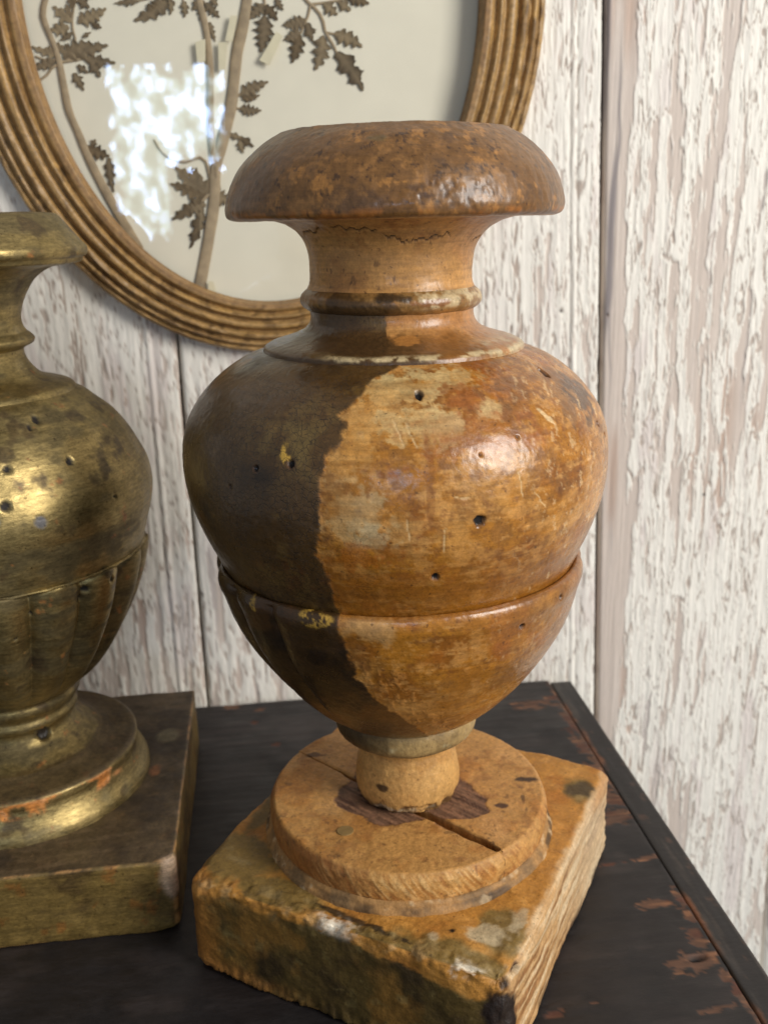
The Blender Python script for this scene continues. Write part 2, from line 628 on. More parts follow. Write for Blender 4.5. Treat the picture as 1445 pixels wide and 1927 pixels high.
def paint_top(x, y):
    p = np.stack([x, y, 0*x], 1)
    c = np.repeat(lin((35, 31, 31))[None], len(x), 0)
    c = mixc(c, (47, 41, 40), sst(0, 1, fbm(p, (30, 120, 1), 4, 201)))
    c = mixc(c, (30, 27, 28), sst(.1, 1, fbm(p, (60, 60, 1), 4, 202)))
    g = .50+.08*fbm(p, (90, 90, 1), 3, 203)
    nb = fbm(p, (190, 420, 1), 5, 204, .7)
    wm = np.zeros(len(x))
    for (a, b_, ra, rb, rot) in WORN:
        k = np.where((np.abs(x-a) < 3*max(ra, rb)) & (np.abs(y-b_) < 3*max(ra, rb)))[0]
        dx, dy = x[k]-a, y[k]-b_
        cs, sn = math.cos(rot), math.sin(rot)
        dd = np.hypot((dx*cs+dy*sn)/ra, (-dx*sn+dy*cs)/rb)+.6*nb[k]
        wm[k] = np.maximum(wm[k], sst(1.05, .88, dd))
    # a rubbed line along the strip
    wm = np.maximum(wm, sst(.0022, .0004, np.abs(x+.0012)+.0012*nb)*sst(.15, .55, fbm(p, (1, 26, 1), 3, 205))*.9)
    wood = np.repeat(lin((94, 67, 52))[None], len(x), 0)
    wood = mixc(wood, (132, 92, 66), sst(.2, 1, fbm(p, (90, 500, 1), 3, 206)))
    wood = mixc(wood, (84, 52, 40), sst(.2, .9, fbm(p, (50, 160, 1), 3, 207)))
    c = c*(1-wm[:, None])+wood*wm[:, None]
    kn = sst(1.1, .5, np.hypot((x-KNOT[0])/.0042, (y-KNOT[1])/.0020)+.3*nb)
    c = mixc(c, (16, 12, 11), kn)
    g = np.clip(g+.15*wm, .2, .9)
    h = -.00030*wm-.0018*kn+.00012*fbm(p, (30, 260, 1), 3, 208)
    return c, g, h


def paint_strip(x, y):
    p = np.stack([x, y, 0*x+5], 1)
    c = np.repeat(lin((37, 34, 34))[None], len(x), 0)
    c = mixc(c, (62, 56, 52), sst(.2, 1, fbm(p, (300, 26, 1), 4, 211)))
    wm = sst(.0022, .0006, x-.0006+.0012*fbm(p, (300, 120, 1), 3, 212))*sst(.1, .5, fbm(p, (1, 22, 1), 3, 213))
    c = mixc(c, (120, 78, 54), wm)
    wm2 = sst(.75, 1.0, fbm(p, (200, 200, 1), 4, 214))
    c = mixc(c, (84, 62, 50), wm2*.6)
    return c, .48+0*x, .00012*fbm(p, (260, 30, 1), 3, 215)-.0002*wm


rounded_board('top_board', -.62, -.00015, -.52, -.0010, .022, .0011, .0011, .0002, paint_top, MAT_TABLE, table)
rounded_board('edge_strip', .00015, .0136, -.52, -.0030, .024, .0009, .0020, .0003, paint_strip, MAT_TABLE, table)
rounded_board('apron', -.60, -.012, -.50, -.030, .10, .29, .22, .001, lambda x, y: (np.repeat(lin((38, 34, 33))[None], len(x), 0), .55+0*x, 0*x-.0235), MAT_TABLE, table)

# ------------------------------------------------------------------ turned vases
MAIN = dict(
    lip=[(0.0005, .3250), (.020, .3250), (.0385, .3249), (.0402, .3247), (.0412, .3241), (.0446, .3222), (.0490, .3190), (.0543, .3138), (.0580, .3075), (.0598, .3020), (.0601, .2992), (.0594, .2970), (.0580, .2963), (.0500, .2962), (.0440, .2960)],
    neck=[(.0440, .2960), (.0385, .2943), (.0345, .2918), (.0318, .2885), (.0303, .2850), (.0297, .2800), (.0296, .2765), (.0299, .2735), (.0306, .2718)],
    neck_ring=[(.0306, .2718), (.0319, .2707), (.0330, .2690), (.0332, .2676), (.0326, .2661), (.0312, .2648), (.0301, .2642)],
    shoulder=[(.0301, .2642), (.0300, .2620), (.0305, .2600), (.0325, .2575), (.0365, .2555), (.0420, .2537), (.0462, .2524), (.0480, .2512), (.0484, .2498)],
    body=[(.0484, .2498), (.0505, .2492), (.0540, .2480), (.0600, .2448), (.0683, .2384), (.0735, .2325), (.0765, .2278), (.0790, .2213), (.0801, .2145), (.0803, .2085), (.0797, .2015), (.0785, .1953), (.0765, .1888), (.0741, .1824), (.0712, .1760), (.0684, .1694)],
    cup=[(.0684, .1694), (.0700, .1705), (.0714, .1698), (.0722, .1676), (.0721, .1648), (.0708, .1608), (.0686, .1530), (.0656, .1450), (.0614, .1370), (.0564, .1290), (.0512, .1215), (.0456, .1150), (.0398, .1090), (.0343, .1045), (.0286, .1012)],
    foot=[(.0286, .1012), (.0292, .0998), (.0296, .0975), (.0295, .0945), (.0285, .0922), (.0265, .0910), (.0246, .0904), (.0243, .0893), (.0228, .0882), (.0206, .0875), (.0196, .0860), (.0200, .0820), (.0209, .0775), (.0217, .0730), (.0221, .0690), (.0219, .0650), (.0209, .0625), (.0197, .0606)])
AX = np.array([(.04, .002), (.06, .002), (.09, .0014), (.13, .0009), (.17, -.0003), (.21, -.0009), (.255, -.0008), (.27, -.0015), (.285, -.001), (.30, .0004), (.327, .0012)])


def phi_cols(n_front, n_back, half=1.85):
    a = np.linspace(-half, half, n_front, endpoint=False)
    b = np.linspace(half, 2*PI-half, n_back, endpoint=False)
    return np.concatenate([a, b])


def turned(name, pts, step, phis, axis, painter, mat, parent):
    q = crom(pts, step)
    dr, dz = np.gradient(q[:, 0]), np.gradient(q[:, 1])
    ln = np.hypot(dr, dz)+1e-9
    nr_, nz_ = -dz/ln, dr/ln
    nr, nc = len(q), len(phis)
    R = np.repeat(q[:, 0], nc)
    Z = np.repeat(q[:, 1], nc)
    PH = np.tile(phis, nr)
    PH = np.where(PH > PI, PH-2*PI, PH)
    NR, NZ = np.repeat(nr_, nc), np.repeat(nz_, nc)
    sp, cp = np.sin(PH), np.cos(PH)
    P = np.stack([R*sp, -R*cp, Z], 1)
    T = np.repeat(np.linspace(0, 1, nr), nc)
    c, g, h, leaf, crk = painter(name, P, PH, R, Z, T)
    V = P+np.stack([NR*sp*h, -NR*cp*h, NZ*h], 1)
    V[:, 0] += np.interp(Z, axis[:, 0], axis[:, 1])
    me = raw_mesh(name, V, grid_quads(nr, nc, True))
    set_col(me, c, g, leaf, crk)
    return link(name, me, mat, parent)


def blob(PH, R, Z, p0, z0, ru, rv, nz, amp=.45, rot=0, soft=.25):
    du, dv = (PH-p0)*R, Z-z0
    cs, sn = math.cos(rot), math.sin(rot)
    dd = np.hypot((du*cs+dv*sn)/ru, (-du*sn+dv*cs)/rv)+amp*nz
    return sst(1+soft, 1-soft, dd)


BND = np.array([(.077, .1158), (-.091, .1270), (-.2231, .1388), (-.2831, .1537), (-.2972, .1647), (-.2992, .1722), (-.3112, .1781), (-.3372, .1908), (-.3332, .2026), (-.3132, .2147), (-.2992, .2244), (-.2431, .2306),
                (-.2351, .2355), (-.2932, .2377), (-.20, .2405), (-.1691, .2427), (-.1391, .2468), (.025, .2499)])
HOLES = [(.1071, .2427, .00125), (-.6073, .2205, .0010), (-.4412, .2233, .0012), (.3152, .2048, .0019), (.1411, .1859, .0012), (.9815, .2533, .0016), (.9855, .2441, .0014), (.6133, .1605, .0011), (.8955, .1657, .0010),
         (-.75, .213, .0006), (.52, .229, .0004), (.33, .2255, .0004), (1.15, .2255, .0009), (1.22, .2205, .0008)]


def paint_main(name, P, PH, R, Z, T):
    n = len(P)
    fa = fbm(P, 70, 5, 1)
    fb = fbm(P, 190, 4, 2)
    fc = fbm(P, 520, 3, 3)
    lo = fbm(P, 26, 3, 4)
    st = fbm(np.stack([PH*R, Z, 0*Z], 1), (45, 420, 1), 4, 5)      # turning marks
    dark = np.zeros(n)
    g = np.full(n, .42)
    h = .00022*lo+.00006*fc
    crk = np.zeros(n)
    leaf = np.zeros(n)
    C0 = np.zeros((n, 3))
    if name == 'lip':
        fl_ = fbm(P, 240, 5, 15, .72)
        c = C0+lin((116, 80, 40))
        c = mixc(c, (150, 106, 56), sst(.05, .75, fa*.45+fl_*.7)*.8)
        c = mixc(c, (86, 60, 36), sst(.1, .8, fbm(P, 60, 4, 11)*.6+fl_*.5)*.85)
        c = mixc(c, (170, 118, 58), sst(.5, .85, fbm(P, 130, 5, 12, .7))*.7)
        c = mixc(c, (62, 42, 28), sst(.6, .95, fbm(P, 380, 4, 13, .7))*.8)
        c = mixc(c, (92, 62, 38), sst(-.55, -1.1, PH+.1*fa)*.6)
        c = mixc(c, (116, 100, 62), blob(PH, R, Z, -.12, .3195, .0030, .0010, fb)*.5)
        rough_patch = blob(PH, R, Z, .30, .3030, .017, .0060, fa, .35)
        pit = fbm(P, 420, 3, 14)
        h = h+rough_patch*pit*.00022+.00010*fb
        c = mixc(c, (70, 46, 30), rough_patch*sst(.0, .7, -pit)*.7)
        rim = sst(.0025, .0004, np.abs(Z-.2972))*sst(.05, .06, R)
        c = mixc(c, (170, 104, 40), rim*sst(-.2, .6, fb)*.7)
        under = (Z < .2966) & (R < .0575)
        c = mixc(c, (182, 128, 72), under*.9)
        g = .44+.08*fa-.05*rough_patch
    elif name == 'neck':
        c = C0+lin((186, 136, 74))
        c = mixc(c, (160, 106, 52), sst(.0, 1.0, fa)*.6)
        c = mixc(c, (150, 96, 48), sst(.35, .9, fb)*sst(.282, .290, Z)*.6)
        c = mixc(c, (200, 148, 92), sst(.2, 1, fbm(P, 45, 3, 21))*.6)
        c = mixc(c, (120, 82, 44), sst(.45, 1, st)*.35)
        # crack round the top of the neck
        kp = np.array([(-1.4, .2905), (-1.1016, .2912), (-.6353, .2931), (-.2551, .2925), (-.1111, .2911), (.1091, .2889), (.3292, .2896), (.5593, .2906), (.9495, .2885), (1.3, .289)])
        zc = np.interp(PH, kp[:, 0], kp[:, 1])+.0009*fbm(np.stack([PH*R, 0*Z, 0*Z], 1), (420, 1, 1), 4, 22)
        cr = sst(.00034, .0001, np.abs(Z-zc))*sst(-.25, .2, fbm(np.stack([PH*R, 0*Z, 0*Z], 1), (130, 1, 1), 3, 23))
        sc = sst(.6, .9, fbm(P, (260, 260, 90), 3, 24))*sst(.284, .288, Z)*sst(.293, .290, Z)
        c = mixc(c, (112, 76, 44), sc*.3)
        c = mixc(c, (40, 26, 16), cr)
        h = h-.0005*cr
        c = mixc(c, (96, 66, 36), sst(.95, 1.05, fbm(P, 380, 3, 25))*.6)
        g = .52+.08*fa
    elif name == 'neck_ring':
        c = C0+lin((138, 102, 56))
        c = mixc(c, (168, 116, 54), sst(.0, .8, fb)*.7)
        left = sst(.14, .10, PH+.05*fb)
        c = mixc(c, (76, 54, 28), left*sst(-.2, .5, fa+fb*.5+(.2685-Z)*300)*.85)
        c = mixc(c, (52, 40, 26), blob(PH, R, Z, -.02, .2700, .0050, .0017, fb)*.9)
        rt = sst(.12, .2, PH)
        c = mixc(c, (196, 176, 136), rt*sst(-.35, .4, fb+st*.4)*sst(.2655, .267, Z)*.8)
        c = mixc(c, (136, 88, 48), blob(PH, R, Z, .52, .2680, .0075, .0012, fb)*.9)
        g = .38+.06*fa
        h = h+.00015*fb
    elif name == 'shoulder':
        c = C0+lin((166, 114, 60))
        c = mixc(c, (186, 136, 76), sst(.1, .8, fa)*.6)
        left = sst(.0, -.05, PH+.10*fb+.10*fa+(.262-Z)*4)
        low = sst(.2585, .2560, Z+.0012*fb)
        c = mixc(c, (128, 84, 38), low*sst(.9, .6, PH)*.85)
        c = mixc(c, (72, 52, 28), np.maximum(left, low*sst(.55, .05, PH+.25*fa))*.92)
        c = mixc(c, (172, 116, 56), blob(PH, R, Z, .10, .2560, .0050, .0012, fb)*.9)
        c = mixc(c, (112, 88, 50), sst(.35, .9, st)*left*.5)
        # rubbed pale ridge
        rd = sst(.0011, .0003, np.abs(Z-(.2517+.0004*fa)))
        c = mixc(c, (204, 182, 138), rd*sst(-.62, -.35, PH)*sst(-.35, .4, fb+.4*fc+.3)*.9)
        c = mixc(c, (190, 170, 130), sst(.6, .8, PH)*sst(.2555, .2530, Z)*sst(-.5, .4, fb)*.7)
        g = .36+.06*fa
        crk = left*.35
    elif name in ('body', 'cup'):
        bphi = np.interp(Z, BND[:, 1], BND[:, 0])+.018*fbm(P, 260, 4, 31)+.012*fa
        if name == 'cup':
            zb = Z
            bphi = np.where(zb < .1158, .077+(.1158-zb)*14, bphi)
        fk0 = fbm(P, 330, 4, 27, .72)
        dark = sst(-.012, .012, bphi-PH+.008*fk0)*(PH > -2.7)
        rim_ = sst(.035, .0, np.abs(bphi-PH))*(1-dark)
        c = C0+lin((168, 110, 36))
        c = mixc(c, (138, 84, 24), sst(-.1, .8, fa+.3*st))
        c = mixc(c, (198, 142, 72), sst(.15, .95, fbm(P, 55, 4, 32)+.25*st)*.75)
        c = mixc(c, (132, 88, 40), sst(.2, .7, fbm(P, 90, 5, 33, .65))*.6)
        c = mixc(c, (120, 76, 34), sst(.1, .7, fbm(P, 120, 5, 35, .65))*sst(.45, 1.0, PH)*sst(.222, .240, Z)*.8)
        c = mixc(c, (206, 150, 82), sst(.25, .7, fbm(P, 160, 4, 30, .65)+.4*st)*.5)
        c = mixc(c, (150, 78, 20), sst(.35, .9, fbm(P, 38, 4, 34))*.55)
        fk = fbm(P, 210, 5, 28, .74)
        c = mixc(c, (116, 70, 30), sst(.35, .9, fk)*.55)
        c = mixc(c, (204, 152, 86), sst(.4, .95, fbm(np.stack([PH*R, Z, 0*Z], 1), (120, 420, 1), 5, 29, .72))*.5)
        g = .31+.06*fa+.08*fk
        if name == 'body':
            for (p0, z0, ru, rv, s, cc) in ((.02, .2448, .0165, .0042, .85, (204, 176, 120)), (-.06, .2365, .0150, .0062, .75, (212, 164, 96)), (.10, .2340, .0130, .0050, .85, (208, 178, 122)),
                                            (-.20, .2290, .0060, .0070, .6, (206, 150, 76)), (-.16, .2085, .0090, .0095, .75, (196, 166, 116)), (-.10, .2005, .0050, .0040, .7, (186, 162, 120)),
                                            (-.24, .2130, .0045, .0120, .6, (200, 150, 84)), (.33, .2462, .0100, .0022, .75, (202, 172, 116)), (.46, .2372, .0055, .0030, .7, (206, 178, 126)), (.02, .2030, .0060, .0080, .5, (182, 136, 74))):
                c = mixc(c, cc, blob(PH, R, Z, p0, z0, ru, rv, fb*.7+fc*.6, .7, 0, .22)*s*(.75+.4*np.clip(st, -1, 1)))
            for (p0, z0, ru, rv, s, cc) in ((.3212, .2411, .0060, .0032, .8, (150, 88, 38)), (-.023, .2219, .0036, .0022, .7, (132, 76, 34)), (.56, .2390, .0060, .0050, .6, (138, 84, 40)), (.117, .2140, .0012, .0160, .45, (126, 74, 32)),
                                            (.30, .2335, .0200, .0030, .4, (150, 84, 36)), (.40, .2280, .0240, .0028, .45, (146, 82, 38)), (1.05, .2370, .0160, .0080, .75, (128, 88, 46)), (1.14, .2350, .0090, .0070, .8, (76, 52, 34)), (.66, .2420, .0120, .0030, .55, (120, 74, 36)), (.80, .2440, .0170, .0040, .65, (136, 88, 40)),
                                            (-.05, .1850, .0180, .0030, .5, (138, 78, 24)), (.20, .1790, .0300, .0030, .5, (134, 82, 30)), (-.18, .1935, .0090, .0040, .6, (158, 86, 22)), (.52, .2330, .0020, .0090, .5, (110, 68, 34))):
                c = mixc(c, cc, blob(PH, R, Z, p0, z0, ru, rv, fb*.8+fc*.6, .65, 0, .28)*s)
            low = sst(.200, .178, Z)
            c = mixc(c, (138, 84, 24), low*.6)
            c = mixc(c, (216, 186, 138), blob(PH, R, Z, .73, .2330, .0034, .0009, fc, .4, -.9)*.8)
            # small pale scars and scratches
            scar = sst(.78, .95, fbm(np.stack([PH*R, Z, 0*Z], 1), (420, 300, 1), 4, 36, .7))*sst(.35, .8, PH)
            c = mixc(c, (214, 178, 128), scar*.55)
            h = h-.00012*scar
            for k, (p0, z0, ln_, rot) in enumerate(((.0, .2325, .0045, 1.15), (.055, .2322, .0042, 1.2), (.17, .1995, .0050, 1.6), (.03, .2035, .0040, 1.5), (.60, .2085, .0045, .9), (.24, .2130, .0030, .2), (.50, .2150, .0050, 1.4))):
                du, dv = (PH-p0)*R, Z-z0
                a_ = du*math.cos(rot)-dv*math.sin(rot)
                b_ = du*math.sin(rot)+dv*math.cos(rot)
                sc_ = sst(.00035, .0001, np.abs(b_+.0004*fc))*sst(ln_, ln_*.7, np.abs(a_))
                c = mixc(c, (216, 182, 130), sc_*.75)
                h = h-.0002*sc_
            dc = C0+lin((84, 60, 29))
            dc = mixc(dc, (112, 90, 48), sst(.0, .9, fa)*blob(PH, R, Z, -.45, .2290, .020, .014, fa, .3, 0, .5))
            dc = mixc(dc, (54, 38, 19), sst(.1, .9, fbm(P, 45, 4, 37)))
            dc = mixc(dc, (100, 60, 28), sst(.25, .9, fbm(P, 60, 4, 38))*sst(.215, .203, Z)*.7)
            dc = mixc(dc, (112, 86, 44), sst(.45, .9, fbm(P, 130, 4, 39))*.55)
            dc = mixc(dc, (130, 92, 48), sst(-1.15, -1.35, PH+.2*fa)*sst(.222, .236, Z)*sst(0, .7, fb)*.7)
            crk = dark*sst(-.2, .5, fa+.3)*.75+(1-dark)*sst(.0, .8, fbm(P, 50, 3, 41))*sst(.25, -.1, PH)*.30
            gold = blob(PH, R, Z, -.4793, .2257, .0016, .0036, fb, .5, .3)
            gold = np.maximum(gold, blob(PH, R, Z, -.46, .2243, .0016, .0012, fb, .5))
        else:
            c = mixc(c, (134, 82, 26), sst(-.3, .9, lo)*.6)
            c = mixc(c, (154, 90, 30), sst(.2, .9, fbm(P, 85, 4, 42))*.5)
            c = mixc(c, (196, 152, 96), blob(PH, R, Z, -.1671, .1660, .0080, .0042, fb, .5, 0, .4)*.7)
            # flaking along the dark border low down
            fl = sst(.25, .6, fbm(np.stack([PH*R, Z, 0*Z], 1), (560, 300, 1), 4, 43, .7))*sst(.24, .02, np.abs(PH-bphi-.13))*sst(.157, .150, Z)
            c = mixc(c, (200, 138, 70), fl*.7)
            h = h+.00016*fl
            c = mixc(c, (128, 86, 40), sst(.3, .9, fbm(P, 42, 4, 44))*.5)
            c = mixc(c, (200, 156, 104), sst(.75, .95, fbm(np.stack([PH*R, Z, 0*Z], 1), (420, 260, 1), 4, 45, .7))*sst(.25, .6, PH)*.5)
            groove = sst(.0012, .0002, np.abs(Z-.1700))*(T < .1)
            c = mixc(c, (120, 74, 34), groove*.5)
            dc = C0+lin((68, 47, 21))
            dc = mixc(dc, (80, 50, 20), sst(.0, .9, fa)*.6)
            dc = mixc(dc, (98, 60, 20), sst(.145, .125, Z)*sst(-.6, .5, fa)*.75)
            dc = mixc(dc, (46, 32, 16), sst(.2, .8, fbm(P, 60, 4, 46)))
            gold = blob(PH, R, Z, -.4292, .1683, .0055, .0026, fb, .6, 0, .4)*.8
            gold = np.maximum(gold, blob(PH, R, Z, -.82, .1683, .0016, .0030, fb, .6)*.5)
            crk = dark*.3
        c = mixc(c, (206, 160, 96), rim_*sst(.1, .6, fk0)*.4)
        c = c*(1-dark[:, None])+dc*dark[:, None]
        gold = gold*sst(-.3, .2, fc+fb*.5+.1)
        c = mixc(c, (226, 178, 74), gold*.95)
        leaf = gold*.8
        h = h+dark*.00028
        g = g+dark*.06
        for (p0, z0, rr) in HOLES:
            k = np.where((np.abs(Z-z0) < 3*rr) & (np.abs((PH-p0)*R) < 3*rr))[0]
            if not len(k):
                continue
            du, dv = (PH[k]-p0)*R[k], Z[k]-z0
            ang = np.arctan2(dv, du)
            dd = np.hypot(du, dv)/rr*(1+.07*np.sin(ang*3+p0*90)+.07*np.sin(ang*5+z0*900))
            hm = sst(1.15, .75, dd)
            ring = sst(1.7, 1.1, dd)
            c[k] = mixc(c[k], (96, 56, 30), ring*.4)
            c[k] = mixc(c[k], (20, 13, 10), hm)
            h[k] -= .0014*hm
            g[k] = np.maximum(g[k], hm*.9)
        if name == 'cup':
            # gadroons survive at the back and left; the front is worn smooth
            amp = np.maximum(sst(-.48, -.80, PH), sst(1.25, 1.6, PH))
            env = sst(0, .06, T)*sst(1.0, .55, T)
            lob = np.abs(np.cos((PH+.17)*9))**.55
            h = h+.0038*amp*env*(lob-1)
    else:   # foot
        c = C0+lin((196, 150, 88))
        c = mixc(c, (172, 124, 66), sst(.0, .9, fa)*.7)
        col_ = sst(.0872, .0880, Z)
        c = mixc(c, (158, 132, 86), col_*.9)
        c = mixc(c, (110, 88, 54), col_*sst(-.2, .7, fa)*.8)
        c = mixc(c, (66, 48, 28), col_*sst(-.35, -.75, PH+.1*fb)*.85)
        c = mixc(c, (186, 170, 130), col_*sst(.15, .8, fb)*sst(.0975, .0960, Z)*.7)
        brk = sst(.0660, .0635, Z+.0014*fb)
        c = mixc(c, (88, 62, 38), brk*sst(-.2, .5, fa+.2)*.9)
        c = mixc(c, (196, 186, 160), sst(.0640, .0625, Z+.001*fc)*sst(.1, .7, fbm(P, 90, 3, 51))*.55)
        c = mixc(c, (52, 36, 24), blob(PH, R, Z, -.57, .0725, .0032, .0014, fb)*.9)
        h = h+brk*.0009*fb
        g = .48+.05*fa
    return c, np.clip(g, .12, .95), h, leaf, np.clip(crk, 0, 1)


vase = empty('altar_vase', (0, 0, 0))
tag(vase, 'worn ochre and dark brown turned wooden vase on chipped square plinth, nearer one', 'vase', 'pair of carved wooden altar vases')
PHI = phi_cols(560, 90)
turned('lip', MAIN['lip'], .0006, PHI, AX, paint_main, MAT_WAX, vase)
neck = turned('neck', MAIN['neck'], .0006, PHI[::1], AX, paint_main, MAT_WAX, vase)
turned('neck_ring', MAIN['neck_ring'], .00035, PHI, AX, paint_main, MAT_WAX, neck)
body = turned('body', MAIN['body'], .0005, PHI, AX, paint_main, MAT_WAX, vase)
turned('shoulder', MAIN['shoulder'], .0005, PHI, AX, paint_main, MAT_WAX, body)
turned('cup', MAIN['cup'], .00052, PHI, AX, paint_main, MAT_WAX, vase)
turned('foot', MAIN['foot'], .0006, phi_cols(340, 60), AX, paint_main, MAT_BASE, vase)

# --- disc of two boards with a gaping joint
DC = np.array([.0018, 0.0])
DR = .0583
A0, A1 = np.array([-.0490, .0317]), np.array([.0390, -.0482])       # the joint line
JD = (A1-A0)/np.linalg.norm(A1-A0)
JN = np.array([-JD[1], JD[0]])      # towards the right/back board
if JN[0] < 0:
    JN = -JN


def paint_disc(V, kind):
    x, y, z = V.T
    p = V
    fa, fb, fc = fbm(p, 70, 4, 61), fbm(p, 200, 4, 62), fbm(p, 520, 3, 63)
    c = np.repeat(lin((190, 140, 78))[None], len(V), 0)
    c = mixc(c, (172, 114, 52), sst(-.1, .9, fa)*.7)
    c = mixc(c, (206, 156, 98), sst(.1, .9, fbm(p, 36, 3, 64))*.6)
    c = mixc(c, (150, 100, 54), sst(.35, .9, fb)*.5)
    top = sst(.0595, .0606, z)
    # bare wood round the foot where the gesso broke off
    a = np.arctan2(x-DC[0], -(y))
    rr = np.hypot(x-DC[0], y)
    lim = .0245+.0012*fb+.0135*np.exp(-((a-1.0)/.40)**2)+.0085*np.exp(-((a+1.2)/.45)**2)+.004*np.exp(-((a+.45)/.35)**2)
    bare = sst(.0006, -.0006, rr-lim)*top
    sgr = (x*JD[0]+y*JD[1])
    tgr = (x*JN[0]+y*JN[1])
    gr = fbm(np.stack([sgr, tgr, 0*z], 1), (90, 900, 1), 3, 65)
    ww = np.repeat(lin((108, 78, 58))[None], len(V), 0)
    ww = mixc(ww, (140, 102, 76), sst(-.1, .8, gr))
    ww = mixc(ww, (78, 50, 36), sst(.3, .9, -gr))
    jd = (x-A0[0])*JN[0]+(y-A0[1])*JN[1]
    js = (x-A0[0])*JD[0]+(y-A0[1])*JD[1]
    near_joint = sst(.0040, .0012, np.abs(jd+.0012*fb))*sst(.030, .040, js)*sst(.098, .085, js)*top
    bare = np.maximum(bare, near_joint*sst(-.3, .2, fb+.25)*(kind == 'front'))
    c = c*(1-bare[:, None])+ww*bare[:, None]
    # knots, stains, plug
    for (px, py, ra, rb, cc, s) in ((.0536, .003, .0052, .0020, (48, 32, 24), .95), (.0407, -.0162, .0024, .0016, (74, 46, 32), .95), (-.0407, .0264, .0060, .0022, (84, 56, 36), .85), (.0500, -.0120, .0008, .0030, (70, 44, 28), .7), (.012, .040, .008, .003, (120, 78, 44), .6)):
        dd = np.hypot((x-px)/ra, (y-py)/rb)+.4*fb
        c = mixc(c, cc, sst(1.2, .8, dd)*s*top)
    # a fine split running out to the rim
    sp = np.abs((x-.0372)*.80+(y+.0470)*.60+.0012*fb)
    c = mixc(c, (56, 36, 22), sst(.0006, .0001, sp)*(kind == 'back')*sst(.030, .036, x)*sst(-.030, -.036, y))
    sd = 1-top
    stri = fbm(np.stack([a*DR+(z*.7), z, 0*z], 1), (900, 160, 1), 3, 66)
    c = mixc(c, (226, 184, 122), sd*sst(.2, .9, stri)*.55*sst(-.9, -.5, a)*sst(.75, .45, a))
    c = mixc(c, (150, 94, 46), sd*sst(.1, .8, -stri)*.6)
    c = mixc(c, (148, 88, 40), sd*sst(-.25, -.55, a+.1*fa)*.55)
    c = mixc(c, (64, 46, 28), sst(.0490, .0478, z+.0006*fb)*sst(-.2, .5, fa)*.7)
    c = mixc(c, (84, 58, 36), sst(.92, 1.05, fbm(p, 300, 3, 67))*.5)
    h = .00018*fa+.00008*fc-.00035*bare+sd*.00013*stri*sst(-.9, -.5, a)*sst(.75, .45, a)
    return c, np.clip(.55+.06*fa+.1*bare, .2, .9), h


def disc_board(side):
    """half disc on one side of the joint: fan grid from the joint line out to the rim, then down the side"""
    nu, nv = 240, 70
    # joint chord
    lo, hi = None, None
    gap0, gap1 = (.0000, .0013)                     # the gap opens towards the front right
    s = np.linspace(-1, 1, 4001)
    line = A0+(A1-A0)/2+JD*(s[:, None]*.08)
    ins = np.hypot(line[:, 0]-DC[0], line[:, 1]-DC[1]) < DR
    sa, sb = s[ins][0]*.08, s[ins][-1]*.08
    mid = A0+(A1-A0)/2
    pa, pb = mid+JD*sa, mid+JD*sb
    aa = math.atan2(pa[1]-DC[1], pa[0]-DC[0])
    ab = math.atan2(pb[1]-DC[1], pb[0]-DC[0])
    if side == 'back':
        while ab > aa:
            ab -= 2*PI
    else:
        while ab < aa:
            ab += 2*PI
    ang = np.linspace(aa, ab, nu)
    t = (1-np.cos(np.linspace(0, PI, nu)))/2
    t = np.linspace(0, 1, nu)
    rim = np.stack([DC[0]+np.cos(ang), DC[1]+np.sin(ang)], 1)
    rim_dir = np.stack([np.cos(ang), np.sin(ang)], 1)
    chord = pa+(pb-pa)*t[:, None]
    wig = .0003*fbm(np.stack([t*.11, 0*t, 0*t], 1), (160, 1, 1), 3, 71)
    gw = np.interp(t, [0, .22, .33, .5, .8, .98, 1], [.00005, .0005, .0024, .0040, .0042, .0030, .0004])
    sg = 1 if side == 'back' else -1
    chord = chord+JN*(wig+sg*gw*.5)[:, None]
    rows = []
    zt = .0608 if side == 'back' else .0606
    # walls down into the joint
    for z in (.047, .055, zt-.0008):
        rows.append(np.c_[chord, np.full(nu, z)])
    R1 = DR-.0012
    for k in range(nv+1):
        f = k/nv
        pt = chord*(1-f)+(DC+rim_dir*R1)*f
        z = zt-.0004*max(0, 1-k/1.5)
        rows.append(np.c_[pt, np.full(nu, z)])
    for rr, z in ((DR-.0005, zt-.0004), (DR, zt-.0011), (DR+.0003, zt-.0022)):
        rows.append(np.c_[DC+rim_dir*rr, np.full(nu, z)])
    for z in np.linspace(zt-.0032, .0488, 22):
        bul = .0008*math.sin((zt-z)/(zt-.0488)*PI)
        rows.append(np.c_[DC+rim_dir*(DR+.0003+bul), np.full(nu, z)])
    rows.append(np.c_[DC+rim_dir*(DR-.0010), np.full(nu, .0480)])
    V = np.array(rows)
    nr = len(V)
    Vf = V.reshape(-1, 3)
    c, g, h = paint_disc(Vf, side)
    nrm = np.zeros_like(Vf)
    rad = np.hypot(Vf[:, 0]-DC[0], Vf[:, 1]-DC[1])
    issd = rad > DR-.0003
    nrm[~issd, 2] = 1
    nrm[issd, 0] = (Vf[issd, 0]-DC[0])/rad[issd]
    nrm[issd, 1] = (Vf[issd, 1]-DC[1])/rad[issd]
    Vf = Vf+nrm*h[:, None]
    me = raw_mesh('disc_board', Vf, grid_quads(nr, nu, False, side == 'back'))
    set_col(me, c, g)
    return link('disc_board', me, MAT_BASE, vase)


disc_board('front')
disc_board('back')


